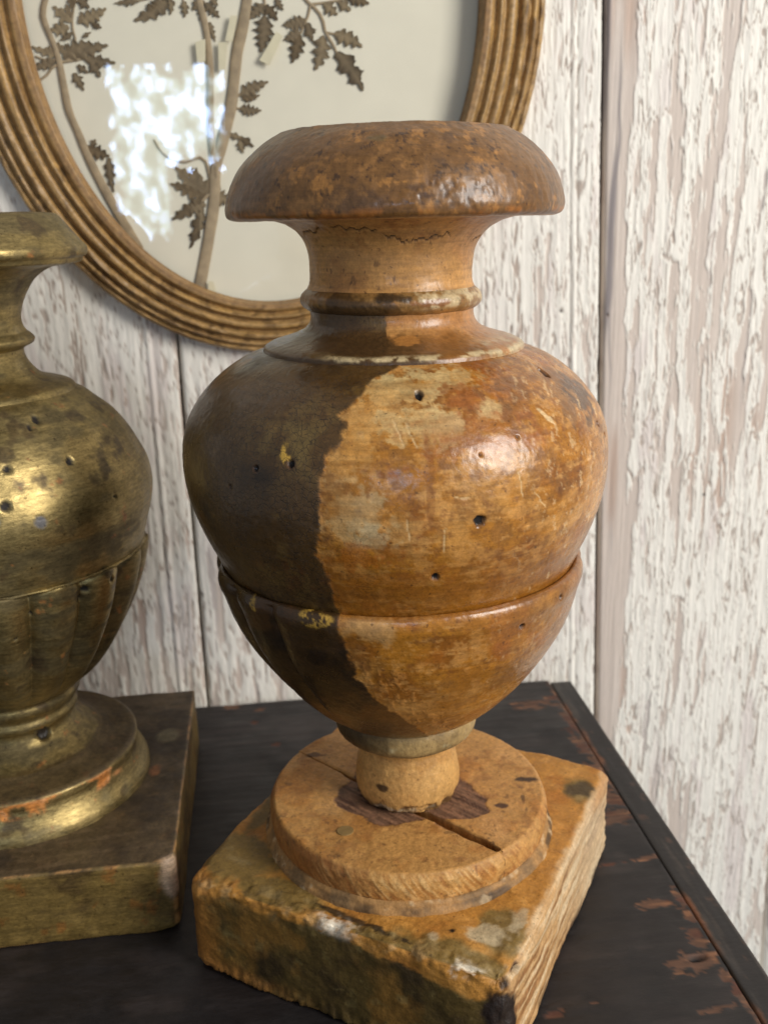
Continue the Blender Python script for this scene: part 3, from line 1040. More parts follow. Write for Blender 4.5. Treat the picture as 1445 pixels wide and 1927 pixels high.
def paint_ring(name, P, PH, R, Z, T):
    fa, fb = fbm(P, 70, 4, 81), fbm(P, 220, 3, 82)
    c = np.repeat(lin((168, 126, 76))[None], len(P), 0)
    c = mixc(c, (128, 100, 66), sst(-.1, .8, fa))
    c = mixc(c, (60, 46, 32), sst(.0, .6, fbm(P, 60, 4, 83))*sst(.0478, .0462, Z)*.8)
    c = mixc(c, (206, 180, 140), sst(.4, .9, fb)*.5)
    return c, .6+.05*fa, .00018*fb, 0*Z, 0*Z


turned('base_moulding', [(.0560, .0492), (.0592, .0486), (.0600, .0476), (.0604, .0466), (.0614, .0456), (.0620, .0440)], .0005, phi_cols(400, 80),
       np.array([(.0, .0018), (.1, .0018)]), paint_ring, MAT_BASE, vase)

# wooden plug let into the disc
bm = bmesh.new()
bmesh.ops.create_cone(bm, cap_ends=True, segments=24, radius1=.0032, radius2=.0030, depth=.0012)
for v in bm.verts:
    v.co.x *= 1.12
me = bpy.data.meshes.new('peg')
bm.to_mesh(me)
bm.free()
pg = link('peg', me, plain_mat('peg_wood', (140, 112, 66), .6), vase)
pg.location = (-.0242, -.0311, .0605)
pg.rotation_euler = (.01, .02, .3)

# --- plinth
PA = math.radians(-26.1)
HX, HY, HZ = .0690, .0735, .0445


def block_mesh(name, hx, hy, hz, step, radius, relief, painter, mat, parent):
    """closed block with worn round edges; radius(x,y,z) and relief are functions of place"""
    def lat(h):
        return np.linspace(-h, h, max(3, int(2*h/step)))
    faces = []
    xs, ys, zs = lat(hx), lat(hy), np.linspace(0, hz, max(3, int(hz/step)))
    verts, quads, off = [], [], 0
    for ax, sgn in ((0, 1), (0, -1), (1, 1), (1, -1), (2, 1), (2, -1)):
        if ax == 0:
            A, B = np.meshgrid(ys, zs, indexing='ij')
            P = np.stack([np.full_like(A, sgn*hx), A, B], -1)
            fl = sgn > 0
        elif ax == 1:
            A, B = np.meshgrid(xs, zs, indexing='ij')
            P = np.stack([A, np.full_like(A, sgn*hy), B], -1)
            fl = sgn < 0
        else:
            A, B = np.meshgrid(xs, ys, indexing='ij')
            P = np.stack([A, B, np.full_like(A, hz if sgn > 0 else 0)], -1)
            fl = sgn > 0
        n1, n2 = A.shape
        verts.append(P.reshape(-1, 3))
        quads.append(grid_quads(n1, n2, False, not fl)+off)
        off += n1*n2
    V = np.vstack(verts)
    Q = np.vstack(quads)
    key_ = np.round(V*1e6).astype(np.int64)
    _, idx, inv = np.unique(key_, axis=0, return_index=True, return_inverse=True)
    V = V[idx]
    Q = inv.ravel()[Q]
    r = radius(*V.T)[:, None]
    H = np.array([hx, hy, hz/2])
    W = V-np.array([0, 0, hz/2])
    inner = np.clip(W, -(H-r), H-r)
    dvec = W-inner
    ln = np.linalg.norm(dvec, axis=1, keepdims=True)
    nrm = np.where(ln > 1e-9, dvec/np.maximum(ln, 1e-9), 0)
    # flat-face points: normal is the dominant axis
    Pn = inner+nrm*np.minimum(ln, r)
    Pn = Pn+np.array([0, 0, hz/2])
    Pn = Pn+nrm*relief(Pn, nrm)[:, None]
    Pn[:, 2] = np.maximum(Pn[:, 2], 0.0)
    c, g, lf = painter(Pn, nrm)
    me = raw_mesh(name, Pn, Q)
    set_col(me, c, g, lf)
    return link(name, me, mat, parent)


def rad_main(x, y, z):
    p = np.stack([x, y, z], 1)
    r = .0022+.0008*fbm(p, 60, 3, 91)
    # worn corners: the left one rounded, the front one chewed away
    r = r+.0055*np.exp(-(((x+HX)/.020)**2+((y+HY)/.020)**2))
    r = r+.0040*np.exp(-(((x-HX)/.020)**2+((y+HY)/.022)**2))
    r = r+.0020*np.exp(-(((x-HX)/.014)**2))
    return np.clip(r, .0010, .012)


def relief_main(P, N):
    x, y, z = P.T
    h = .00045*fbm(P, 45, 3, 92)+.00022*fbm(P, 190, 4, 93)
    front = sst(.6, .9, -N[:, 1])
    rightf = sst(.5, .9, N[:, 0])
    edge = sst(.0360, .0425, z)*sst(-.060, -.070, y)
    h = h+edge*(.0009*fbm(P, 230, 4, 94)-.0006)
    botl = sst(.010, .002, z)*front
    h = h+botl*.0010*fbm(P*np.array([1, 1, .3]), 420, 3, 95)
    gr = fbm(P, (500, 26, 500), 4, 96)
    h = h+rightf*(.00032*gr-.0004*sst(.2, .8, fbm(P, (90, 20, 90), 3, 97)))
    # front corner chewed down
    ch = np.exp(-(((x-HX)/.016)**2+((y+HY)/.018)**2))*sst(.012, .044, z)
    h = h-ch*(.0040+.0015*fbm(P, 160, 4, 98))
    hole = sst(1.2, .6, np.hypot((y+.0600)/.0022, (z-.0395)/.0016))*rightf
    h = h-.003*hole
    return h


def paint_plinth(P, N):
    x, y, z = P.T
    fa, fb, fc = fbm(P, 60, 4, 101), fbm(P, 180, 4, 102), fbm(P, 480, 3, 103)
    up_ = sst(.55, .85, N[:, 2])
    front = sst(.45, .75, -N[:, 1])*(1-up_)
    rightf = sst(.45, .75, N[:, 0])*(1-up_)
    c = np.repeat(lin((180, 126, 56))[None], len(P), 0)
    c = mixc(c, (168, 108, 44), sst(.0, .9, fa)*.7)
    c = mixc(c, (212, 156, 82), sst(.3, .9, fb)*.4)
    # top: olive stains along the front edge, a grey spot at the right corner
    ol = np.zeros(len(P))
    for (a, b_, ra, rb) in ((-.058, -.056, .016, .016), (-.030, -.066, .022, .006), (.045, -.069, .022, .007), (.058, -.050, .009, .010), (.0585, .049, .008, .009), (-.062, -.02, .006, .02), (.02, -.07, .02, .003)):
        ol = np.maximum(ol, sst(1.25, .75, np.hypot((x-a)/ra, (y-b_)/rb)+.45*fa+.2*fb))
    c = mixc(c, (112, 94, 50), ol*up_*.85)
    c = mixc(c, (150, 128, 84), ol*up_*sst(.2, .8, fb)*.5)
    c = mixc(c, (74, 60, 40), sst(1.2, .6, np.hypot((x-.0605)/.0055, (y-.050)/.006)+.5*fb)*up_*.85)
    for (a, b_, ra, rb) in ((.053, -.055, .006, .005), (.062, -.040, .003, .007), (.036, -.064, .002, .002)):
        c = mixc(c, (196, 176, 140), sst(1.2, .7, np.hypot((x-a)/ra, (y-b_)/rb)+.6*fb)*up_*.75)
    c = mixc(c, (52, 40, 26), sst(1.2, .8, np.hypot((x-.004)/.022, (y+.0665+.1*(x-.004))/.0012)+.5*fb)*up_*.9)
    hole = sst(1.2, .8, np.hypot((x-.0409), (y+.0578))/.0011)*up_
    c = mixc(c, (22, 14, 10), hole)
    # front face: dark olive gilding left on the lower part below a wavy line
    arch = .0405-.0075*np.exp(-((x+.066)/.008)**2)-.004*sst(-.01, .03, x)-.0035*sst(.02, .06, x)+.0022*fa+.0008*fb
    fd = front*sst(.0006, -.0008, z-arch)
    dk = np.repeat(lin((92, 74, 38))[None], len(P), 0)
    dk = mixc(dk, (64, 50, 28), sst(-.1, .8, fa))
    dk = mixc(dk, (138, 100, 46), sst(.25, .9, fbm(P, 42, 4, 104))*.8)
    dk = mixc(dk, (128, 110, 66), sst(.45, .9, fb)*.5)
    dk = mixc(dk, (160, 104, 44), sst(-.050, -.064, x+.004*fa)*.7)
    c = c*(1-fd[:, None])+dk*fd[:, None]
    c = mixc(c, (176, 118, 58), front*sst(.0105, .004, z+.003*fa)*sst(.0, -.06, x)*.7)
    # gesso showing white along the broken front edge
    ed = sst(.0050, .0010, np.hypot((y+.0722)*.8, (z-.0428))+.0016*fb)
    wz = np.maximum(sst(.5, .1, np.abs((x+.002)/.026)+.25*fb), sst(.62, .3, np.abs((x-.056)/.018)+.4*fb))
    c = mixc(c, (232, 220, 198), ed*wz*sst(-.45, .05, fb+.3*fc))
    c = mixc(c, (186, 150, 100), ed*(1-wz)*sst(.1, .6, fb)*.7)
    # right face: raw split wood
    gr = fbm(P, (420, 22, 420), 4, 105)
    rw = np.repeat(lin((186, 146, 98))[None], len(P), 0)
    rw = mixc(rw, (214, 186, 146), sst(.0, .8, gr))
    rw = mixc(rw, (142, 100, 60), sst(.1, .8, -gr))
    rw = mixc(rw, (206, 186, 154), sst(-.02, .05, y)*.5)
    rw = mixc(rw, (168, 112, 52), sst(.2, .9, fbm(P, (70, 12, 70), 3, 106))*.6)
    rw = mixc(rw, (52, 36, 26), sst(.010, .002, z)*sst(.1, .7, fbm(P, 60, 3, 107))*.8)
    rm = np.clip(rightf+sst(.0645, .0675, x+.0010*fb)*up_*.8, 0, 1)*sst(-.072, -.064, y+.003*fa)
    c = c*(1-rm[:, None])+rw*rm[:, None]
    # dark rot at the front corner
    cr = np.exp(-(((x-.064)/.008)**2+((y+.0700)/.010)**2+((z-.026)/.014)**2))
    c = mixc(c, (40, 29, 22), sst(.35, .65, cr+.18*fb))
    c = mixc(c, (60, 38, 24), sst(1.2, .6, np.hypot((y+.0600)/.0026, (z-.0395)/.0020))*rightf)
    g = .55+.06*fa+.08*rm-.08*fd
    return c, np.clip(g, .25, .95), 0*x


plinth = block_mesh('plinth', HX, HY, HZ, .00085, rad_main, relief_main, paint_plinth, MAT_BASE, vase)
plinth.location = (.0043, 0, 0)
plinth.rotation_euler = (0, 0, PA)

# ------------------------------------------------------------------ gilded companion
GC = (-.1854, .0545)
GA = math.radians(7.2)
gold = empty('altar_vase', (GC[0], GC[1], 0))
tag(gold, 'tarnished gold gilded turned vase with fluted cup, cut off by left edge of photo', 'vase', 'pair of carved wooden altar vases')
GOLD = dict(
    lip=[(.0005, .3010), (.020, .3010), (.0440, .3009), (.0446, .3008), (.0450, .3004), (.0483, .2965), (.0552, .2880), (.0558, .2874), (.0559, .2868), (.0556, .2840), (.0552, .2836), (.0540, .2832), (.0537, .2828), (.0536, .2816), (.0500, .2808), (.0460, .2801)],
    neck=[(.0460, .2801), (.0409, .2793), (.0338, .2752), (.0285, .2675), (.0260, .2610), (.0255, .2573), (.0262, .2540), (.0272, .2525)],
    neck_ring=[(.0272, .2525), (.0290, .2510), (.0302, .2492), (.0296, .2478), (.0268, .2462), (.0252, .2452)],
    shoulder=[(.0252, .2452), (.0250, .2435), (.0258, .2404), (.0280, .2368), (.0318, .2332), (.0365, .2315), (.0408, .2303), (.0440, .2290), (.0452, .2272)],
    body=[(.0452, .2272), (.0490, .2248), (.0540, .2205), (.0599, .2152), (.0655, .2075), (.0695, .1998), (.0725, .1930), (.0738, .1869), (.0741, .1820), (.0734, .1766), (.0722, .1715), (.0707, .1663), (.0690, .1605), (.0674, .1553)],
    cup=[(.0674, .1553), (.0684, .1562), (.0693, .1553), (.0694, .1520), (.0682, .1460), (.0665, .1399), (.0632, .1310), (.0586, .1212), (.0525, .1105), (.0453, .1001), (.0380, .0928), (.0310, .0878)],
    foot=[(.0310, .0878), (.0303, .0868), (.0308, .0850), (.0303, .0820), (.0285, .0800), (.0275, .0780), (.0284, .0760), (.0280, .0735), (.0265, .0718), (.0262, .0700), (.0280, .0660), (.0310, .0630), (.0345, .0605), (.0385, .0585)],
    disc=[(.0385, .0585), (.0420, .0572), (.0500, .0560), (.0530, .0556), (.0545, .0545), (.0548, .0520), (.0545, .0500), (.0550, .0470), (.0565, .0430), (.0585, .0400), (.0592, .0380), (.0594, .0350)])
GHOLES = [(.78, .2190, .0012), (.86, .2215, .0016), (.93, .2050, .0013), (1.15, .1870, .0010), (.55, .2065, .0013), (.50, .1935, .0016), (.42, .1880, .0024), (.66, .1850, .0022), (.38, .1710, .0006),
          (.95, .1480, .0013), (.90, .1440, .0015), (1.12, .1500, .0010), (.58, .1430, .0008), (.46, .1350, .0009)]


def paint_gold(name, P, PH, R, Z, T):
    n = len(P)
    fa, fb, fc = fbm(P, 60, 5, 301), fbm(P, 180, 4, 302), fbm(P, 480, 3, 303)
    lo = fbm(P, 24, 3, 304)
    st = fbm(np.stack([PH*R, Z, 0*Z], 1), (40, 330, 1), 4, 305)
    c = np.repeat(lin((160, 140, 92))[None], n, 0)
    leaf = np.full(n, .88)
    g = .46+.05*fa+.06*fb
    h = .0002*lo+.00006*fb
    tar_shade = sst(-.05, .75, fa*.7+st*.35+.15)
    tar_shade = np.maximum(tar_shade, sst(.95, 1.5, PH+.15*fa)*.6)  # right side darkened in the pigment for the nearer vase's shadow and reflection
    if name in ('lip',):
        tar_shade = np.maximum(tar_shade, sst(.2925, .2945, Z+.001*fb)*.9)
    c = mixc(c, (94, 82, 54), tar_shade*.78)
    leaf = leaf-.40*tar_shade
    g = g+.10*tar_shade
    brown = sst(.45, .95, fbm(P, 95, 4, 306))
    c = mixc(c, (72, 54, 30), brown*.75)
    leaf = leaf*(1-.55*brown)
    ochre = sst(.95, 1.15, fbm(P, 200, 4, 307))
    c = mixc(c, (176, 106, 44), ochre*.6)
    leaf = leaf*(1-.8*ochre)
    if name == 'foot':
        b_ = sst(.0600, .0590, Z+.0006*fb)
        c = mixc(c, (96, 78, 46), b_)
        leaf = leaf*(1-.6*b_)
        ch = blob(PH, R, Z, .80, .0705, .0040, .0030, fb)
        c = mixc(c, (44, 34, 22), ch)
        leaf = leaf*(1-ch)
        h = h-.002*ch
    if name == 'disc':
        tp = sst(.0540, .0552, Z)
        c = mixc(c, (84, 66, 42), tp*.85)
        leaf = leaf*(1-.75*tp)
        g = g+.1*tp
        side = sst(.0545, .0535, Z)*sst(.0462, .0475, Z)
        oc = side*sst(-.25, .25, fa*.6+fb*.5+.55-np.abs(PH-.30)*1.0)
        c = mixc(c, (206, 128, 58), oc*.9)
        c = mixc(c, (216, 160, 110), oc*sst(.1, .7, fb)*.6)
        leaf = leaf*(1-oc)
        lowr = sst(.0470, .0455, Z)
        c = mixc(c, (150, 134, 92), lowr*sst(-.3, .5, fa)*.6)
    for (p0, z0, rr) in GHOLES:
        k = np.where((np.abs(Z-z0) < 4*rr) & (np.abs((PH-p0)*R) < 4*rr))[0]
        if not len(k):
            continue
        dd = np.hypot((PH[k]-p0)*R[k], Z[k]-z0)/rr+.35*fb[k]
        hm = sst(1.2, .8, dd)
        big = rr > .0020
        c[k] = mixc(c[k], (128, 124, 122) if big else (34, 27, 20), hm)
        leaf[k] *= 1-hm
        g[k] = np.maximum(g[k], hm*.7)
        h[k] -= (.0002 if big else .0009)*hm
    if name == 'cup':
        lob = np.abs(np.cos((PH-.05)*9))**.75
        t0 = .01+.07*(1-lob)
        env = sst(0, .05, T-t0+.03)*sst(1.05, .45, T)
        h = h+.0058*env*(lob-1)-.0022*sst(.0, .02, T)*sst(t0+.03, t0, T)
    return c, np.clip(g, .2, .9), h, np.clip(leaf, 0, 1), 0*Z


GAX = np.array([(.0, .0), (.4, .0)])
GP = phi_cols(300, 60, 1.9)
turned('lip', GOLD['lip'], .0010, GP, GAX, paint_gold, MAT_GILT, gold)
gneck = turned('neck', GOLD['neck'], .0010, GP, GAX, paint_gold, MAT_GILT, gold)
turned('neck_ring', GOLD['neck_ring'], .0006, GP, GAX, paint_gold, MAT_GILT, gneck)
gbody = turned('body', GOLD['body'], .0009, GP, GAX, paint_gold, MAT_GILT, gold)
turned('shoulder', GOLD['shoulder'], .0009, GP, GAX, paint_gold, MAT_GILT, gbody)
turned('cup', GOLD['cup'], .0009, phi_cols(460, 200, 1.9), GAX, paint_gold, MAT_GILT, gold)
turned('foot', GOLD['foot'], .0008, GP, GAX, paint_gold, MAT_GILT, gold)
turned('disc', GOLD['disc'], .0007, GP, GAX, paint_gold, MAT_GILT, gold)
GHX, GHY, GHZ = .0775, .0785, .0355


def rad_gold(x, y, z):
    return np.clip(.0012+.0006*fbm(np.stack([x, y, z], 1), 60, 3, 311)+.0030*np.exp(-(((x-GHX)/.008)**2+((y+GHY)/.008)**2)), .0006, .006)


def relief_gold(P, N):
    return .0003*fbm(P, 45, 3, 312)+.00012*fbm(P, 220, 3, 313)


def paint_gplinth(P, N):
    x, y, z = P.T
    fa, fb = fbm(P, 60, 4, 321), fbm(P, 200, 4, 322)
    up_ = sst(.6, .9, N[:, 2])
    front = sst(.5, .8, -N[:, 1])
    st = fbm(P, (30, 30, 260), 3, 323)
    sx = fbm(P, (24, 300, 24), 3, 324)
    c = np.repeat(lin((132, 108, 58))[None], len(P), 0)
    c = mixc(c, (96, 76, 42), sst(-.2, .7, fa+.4*st))
    c = mixc(c, (168, 138, 76), sst(.35, .9, fb)*.6)
    c = mixc(c, (150, 96, 44), sst(.75, .95, fbm(P, 140, 4, 325))*.6)
    leaf = .45+.2*fb
    c = mixc(c, (78, 64, 48), up_*.9)
    c = mixc(c, (104, 86, 64), up_*sst(.1, .8, sx)*.7)
    c = mixc(c, (56, 46, 36), up_*sst(.1, .8, fa)*.6)
    leaf = leaf*(1-.75*up_)
    edge = 1-np.max(np.abs(N), axis=1)
    ed = sst(.03, .14, edge+.04*fb)
    c = mixc(c, (178, 132, 78), ed*sst(-.3, .4, fb+.1)*.8)
    cor = np.exp(-(((x-GHX)/.006)**2+((y+GHY)/.006)**2))*sst(.012, .022, z)
    c = mixc(c, (196, 166, 136), sst(.25, .6, cor+.15*fb)*.9)
    c = mixc(c, (150, 98, 60), up_*sst(1.2, .7, np.hypot((x-.063)/.0025, (y+.006)/.0045)+.4*fb)*.9)
    c = mixc(c, (120, 110, 84), up_*sst(1.2, .8, np.hypot((x-.066)/.0055, (y-.028)/.0065)+.1*fb)*.8)
    leaf = leaf*(1-ed)*(1-sst(.25, .6, cor))
    return c, np.clip(.50+.06*fa, .2, .9), np.clip(leaf, 0, 1)


gp = block_mesh('plinth', GHX, GHY, GHZ, .0013, rad_gold, relief_gold, paint_gplinth, MAT_GILT, gold)
gp.rotation_euler = (0, 0, GA)

# ------------------------------------------------------------------ oval picture
FC = (-.068, .413)
FO, FI = (.1562, .1905), (.1198, .162)
frame = empty('oval_frame', tuple(wallpt(FC[0], FC[1], 0)))
tag(frame, 'oval picture frame of ribbed bronze brown moulding hanging on plank wall', 'picture frame')
finv = np.array(wallpt(FC[0], FC[1], 0))
FPROF = [(-.02, .0062), (-.004, .0064), (0, .0150), (.02, .0172), (.07, .0184), (.13, .0182), (.165, .0160), (.195, .0142), (.225, .0168), (.26, .0192), (.30, .0180), (.325, .0148), (.355, .0140), (.40, .0170), (.45, .0180), (.50, .0165), (.535, .0122), (.565, .0112),
         (.60, .0150), (.65, .0168), (.70, .0152), (.725, .0116), (.75, .0110), (.785, .0136), (.83, .0140), (.862, .0112), (.885, .0090), (.915, .0106), (.95, .0104), (.985, .0080), (1.0, .0050), (1.0, .0010)]
fp = crom(FPROF[2:], .0085)
# resample by index so that ribs stay crisp
bl = .0172-.0075*fp[:, 0]
fp[:, 1] = np.where((fp[:, 0] > .03) & (fp[:, 0] < .97), bl+.62*(fp[:, 1]-bl), fp[:, 1])
fp = np.vstack([np.array(FPROF[:2]), fp])
NTH = 540
th = np.linspace(0, 2*PI, NTH, endpoint=False)
rows = []
for t, off in fp:
    a = FI[0]+(FO[0]-FI[0])*t
    b = FI[1]+(FO[1]-FI[1])*t
    rows.append(np.stack([a*np.cos(th), b*np.sin(th), np.full(NTH, off)], 1))
F = np.array(rows)
tt = np.repeat(fp[:, 0], NTH)
Ff = F.reshape(-1, 3)
arc = np.tile(th*.16, len(fp))
pp = np.stack([arc, tt*.033, 0*tt], 1)
wv = np.stack([np.cos(arc/.16)*.16, np.sin(arc/.16)*.16, tt*.033], 1)
n1 = fbm(wv, (60, 60, 350), 4, 401)
n2 = fbm(wv, (200, 200, 300), 4, 402)
outer = sst(.52, .62, tt)
Ff[:, 2] += (.00035*n2+.0002*n1)*(tt > 0)*(.4+1.2*outer)
c = np.repeat(lin((164, 130, 82))[None], len(Ff), 0)
c = mixc(c, (136, 104, 62), sst(-.1, .8, n1))
c = mixc(c, (190, 150, 88), sst(.2, .9, fbm(wv, (90, 90, 500), 4, 403))*.6)
c = mixc(c, (136, 102, 64), sst(.15, .05, tt)*.6)
c = mixc(c, (84, 62, 38), sst(.6, .9, n2)*outer*.7)
c = mixc(c, (96, 72, 44), sst(.8, 1., fbm(wv, 150, 4, 404))*.6)
V = wallpt(Ff[:, 0], Ff[:, 1], Ff[:, 2])-wallpt(0, 0, 0)
me = raw_mesh('moulding', V, grid_quads(len(fp), NTH, True, False))
set_col(me, c, .45+.06*n1)
link('moulding', me, MAT_FRAME, frame)


def oval(name, sa, sb, off, mat, th_=.0012):
    t = np.linspace(0, 2*PI, 160, endpoint=False)
    vs = np.vstack([[[0, 0, off]], np.stack([sa*np.cos(t), sb*np.sin(t), 0*t+off], 1), np.stack([sa*np.cos(t), sb*np.sin(t), 0*t+off-th_], 1), [[0, 0, off-th_]]])
    n = 160
    tris = []
    for i in range(n):
        j = (i+1) % n
        tris += [(0, 1+i, 1+j), (1+i, 1+n+i, 1+n+j), (1+i, 1+n+j, 1+j), (2*n+1, 1+n+j, 1+n+i)]
    V = wallpt(vs[:, 0], vs[:, 1], vs[:, 2])-wallpt(0, 0, 0)
    return link(name, raw_mesh(name, V, np.array(tris), False), mat, frame)


m_paper = plain_mat('aged_paper', (234, 227, 209), .85, .025, 60, .0001, .2)
oval('backing_paper', .1285, .1705, .0022, m_paper)
mg, nt, N, L, b = nodes_of('old_glass')
N.remove(b)
tr = N.new('ShaderNodeBsdfTransparent')
tr.inputs[0].default_value = (.985, .988, .98, 1)
gl = N.new('ShaderNodeBsdfGlossy')
gl.inputs['Roughness'].default_value = .016
fr = N.new('ShaderNodeFresnel')
fr.inputs['IOR'].default_value = 1.62
tcg = N.new('ShaderNodeTexCoord')
ng = N.new('ShaderNodeTexNoise')
ng.inputs['Scale'].default_value = 26
ng.inputs['Detail'].default_value = 3
bg_ = N.new('ShaderNodeBump')
bg_.inputs['Strength'].default_value = .03
bg_.inputs['Distance'].default_value = .0011
L.new(tcg.outputs['Object'], ng.inputs['Vector'])
L.new(ng.outputs['Fac'], bg_.inputs['Height'])
L.new(bg_.outputs[0], gl.inputs['Normal'])
ms = N.new('ShaderNodeMixShader')
gg = N.new('ShaderNodeNewGeometry')
nb_ = N.new('ShaderNodeMath')
nb_.operation = 'SUBTRACT'
nb_.inputs[0].default_value = 1
L.new(gg.outputs['Backfacing'], nb_.inputs[1])
fm = N.new('ShaderNodeMath')
fm.operation = 'MULTIPLY'
L.new(fr.outputs[0], fm.inputs[0])
L.new(nb_.outputs[0], fm.inputs[1])
L.new(fm.outputs[0], ms.inputs[0])
L.new(tr.outputs[0], ms.inputs[1])
L.new(gl.outputs[0], ms.inputs[2])
L.new(ms.outputs[0], N['Material Output'].inputs[0])
oval('glass', .1215, .1635, .0078, mg, .0004)

# ------------------------------------------------------------------ pressed plants behind the glass
m_stem = plain_mat('dried_stem', (164, 144, 116), .7, .2, 200)
m_leaf = plain_mat('dried_leaf', (120, 103, 78), .8, .2, 160)
m_leaf2 = plain_mat('faded_leaf', (138, 120, 92), .8, .2, 220)
m_leaf3 = plain_mat('dark_leaf', (106, 88, 62), .8, .22, 140)
m_tape = plain_mat('old_tape', (222, 212, 182), .4, .06, 150)
OFFP = .0026
CAMV = np.array(CAM)


def stemmesh(pts, w0, w1, parent, name='stem', mat=None):
    P = crom([tuple(p) for p in pts], .004)
    n = len(P)
    tan = np.gradient(P, axis=0)
    tan /= np.linalg.norm(tan, axis=1)[:, None]
    nor = np.stack([-tan[:, 1], tan[:, 0]], 1)
    w = np.linspace(w0, w1, n)/2
    w = w*(1+.10*fbm(np.stack([P[:, 0], P[:, 1], 0*w], 1), 90, 2, 501))
    k = 10
    an = np.linspace(0, 2*PI, k, endpoint=False)
    V = []
    for i in range(n):
        for a in an:
            q = P[i]+nor[i]*w[i]*math.cos(a)
            V.append((q[0], q[1], OFFP+min(w[i], .0014)*.45*(math.sin(a)+1)))
    V = np.array(V)
    me = raw_mesh(name, wallpt(V[:, 0], V[:, 1], V[:, 2]), grid_quads(n, k, True))
    return link(name, me, mat or m_stem, parent)


def leaflet(base, tip, w, parent, rnd):
    """lobed, toothed leaflet with thickness and a little cup"""
    b_, t_ = np.array(base), np.array(tip)
    ax = t_-b_
    ln = np.linalg.norm(ax)
    ax = ax/ln
    nx = np.array([-ax[1], ax[0]])
    nl = rnd.choice((3, 4, 4, 5)) if ln > .010 else rnd.choice((2, 3, 3))
    ph_ = rnd.uniform(.02, .22)
    phr = rnd.uniform(.02, .30)
    sk = rnd.uniform(-.10, .10)*w
    half = []
    ns = 34
    for i in range(ns+1):
        u = i/ns
        env = (math.sin(PI*min(1, u**.62))**.75)*(1-.18*u)
        fine = .16*abs(math.sin(PI*u*nl*2.7))
        half.append((u, .5*w*env*max(.1, 1-.46*abs(math.sin(PI*(u*nl+ph_)))**2.4-fine), .5*w*env*max(.1, 1-.46*abs(math.sin(PI*(u*nl+phr)))**2.4-fine)))
    L_, R_ = [], []
    for (u, hw, hr) in half:
        jl, jr = 1+rnd.uniform(-.16, .16), 1+rnd.uniform(-.16, .16)
        sh = hw*.45
        bend = nx*(sk*math.sin(PI*u))
        L_.append(b_+bend+ax*(u*ln+sh*.6)+nx*hw*jl)
        R_.append(b_+bend+ax*(u*ln+hr*.27)-nx*hr*jr)
    V, tops = [], []
    mid = [b_+nx*(sk*math.sin(PI*u))+ax*u*ln for (u, _, _) in half]
    for s_ in (0, 1):
        for col_ in (L_, mid, R_):
            for i, q in enumerate(col_):
                u = half[i][0]
                lift = .0004+.0003*math.sin(PI*u)+(.0002 if col_ is mid else 0)
                V.append((q[0], q[1], OFFP+lift-(.00022 if s_ else 0)))
    n = ns+1
    F_ = []
    for s_ in (0, 1):
        o = s_*3*n
        for cidx in (0, 1):
            a0, a1 = o+cidx*n, o+(cidx+1)*n
            for i in range(ns):
                f = (a0+i, a0+i+1, a1+i+1, a1+i)
                F_.append(f if s_ == 0 else f[::-1])
    for cidx in (0, 2):
        for i in range(ns):
            F_.append((cidx*n+i, cidx*n+i+1, 3*n+cidx*n+i+1, 3*n+cidx*n+i))
    V = np.array(V)
    me = raw_mesh('leaf', wallpt(V[:, 0], V[:, 1], V[:, 2]), np.array(F_))
    return link('leaf', me, rnd.choice((m_leaf, m_leaf, m_leaf2, m_leaf3)), parent)


#PLANTDATA
random.seed(7)
rnd = random.Random(11)

plant = empty('pressed_plant', tuple(wallpt(*(-0.113, 0.2458), .0034)))
tag(plant, 'tall dried brown plant with two crossing stems pressed behind oval glass', 'dried plant', 'dried plants pressed in the oval picture')

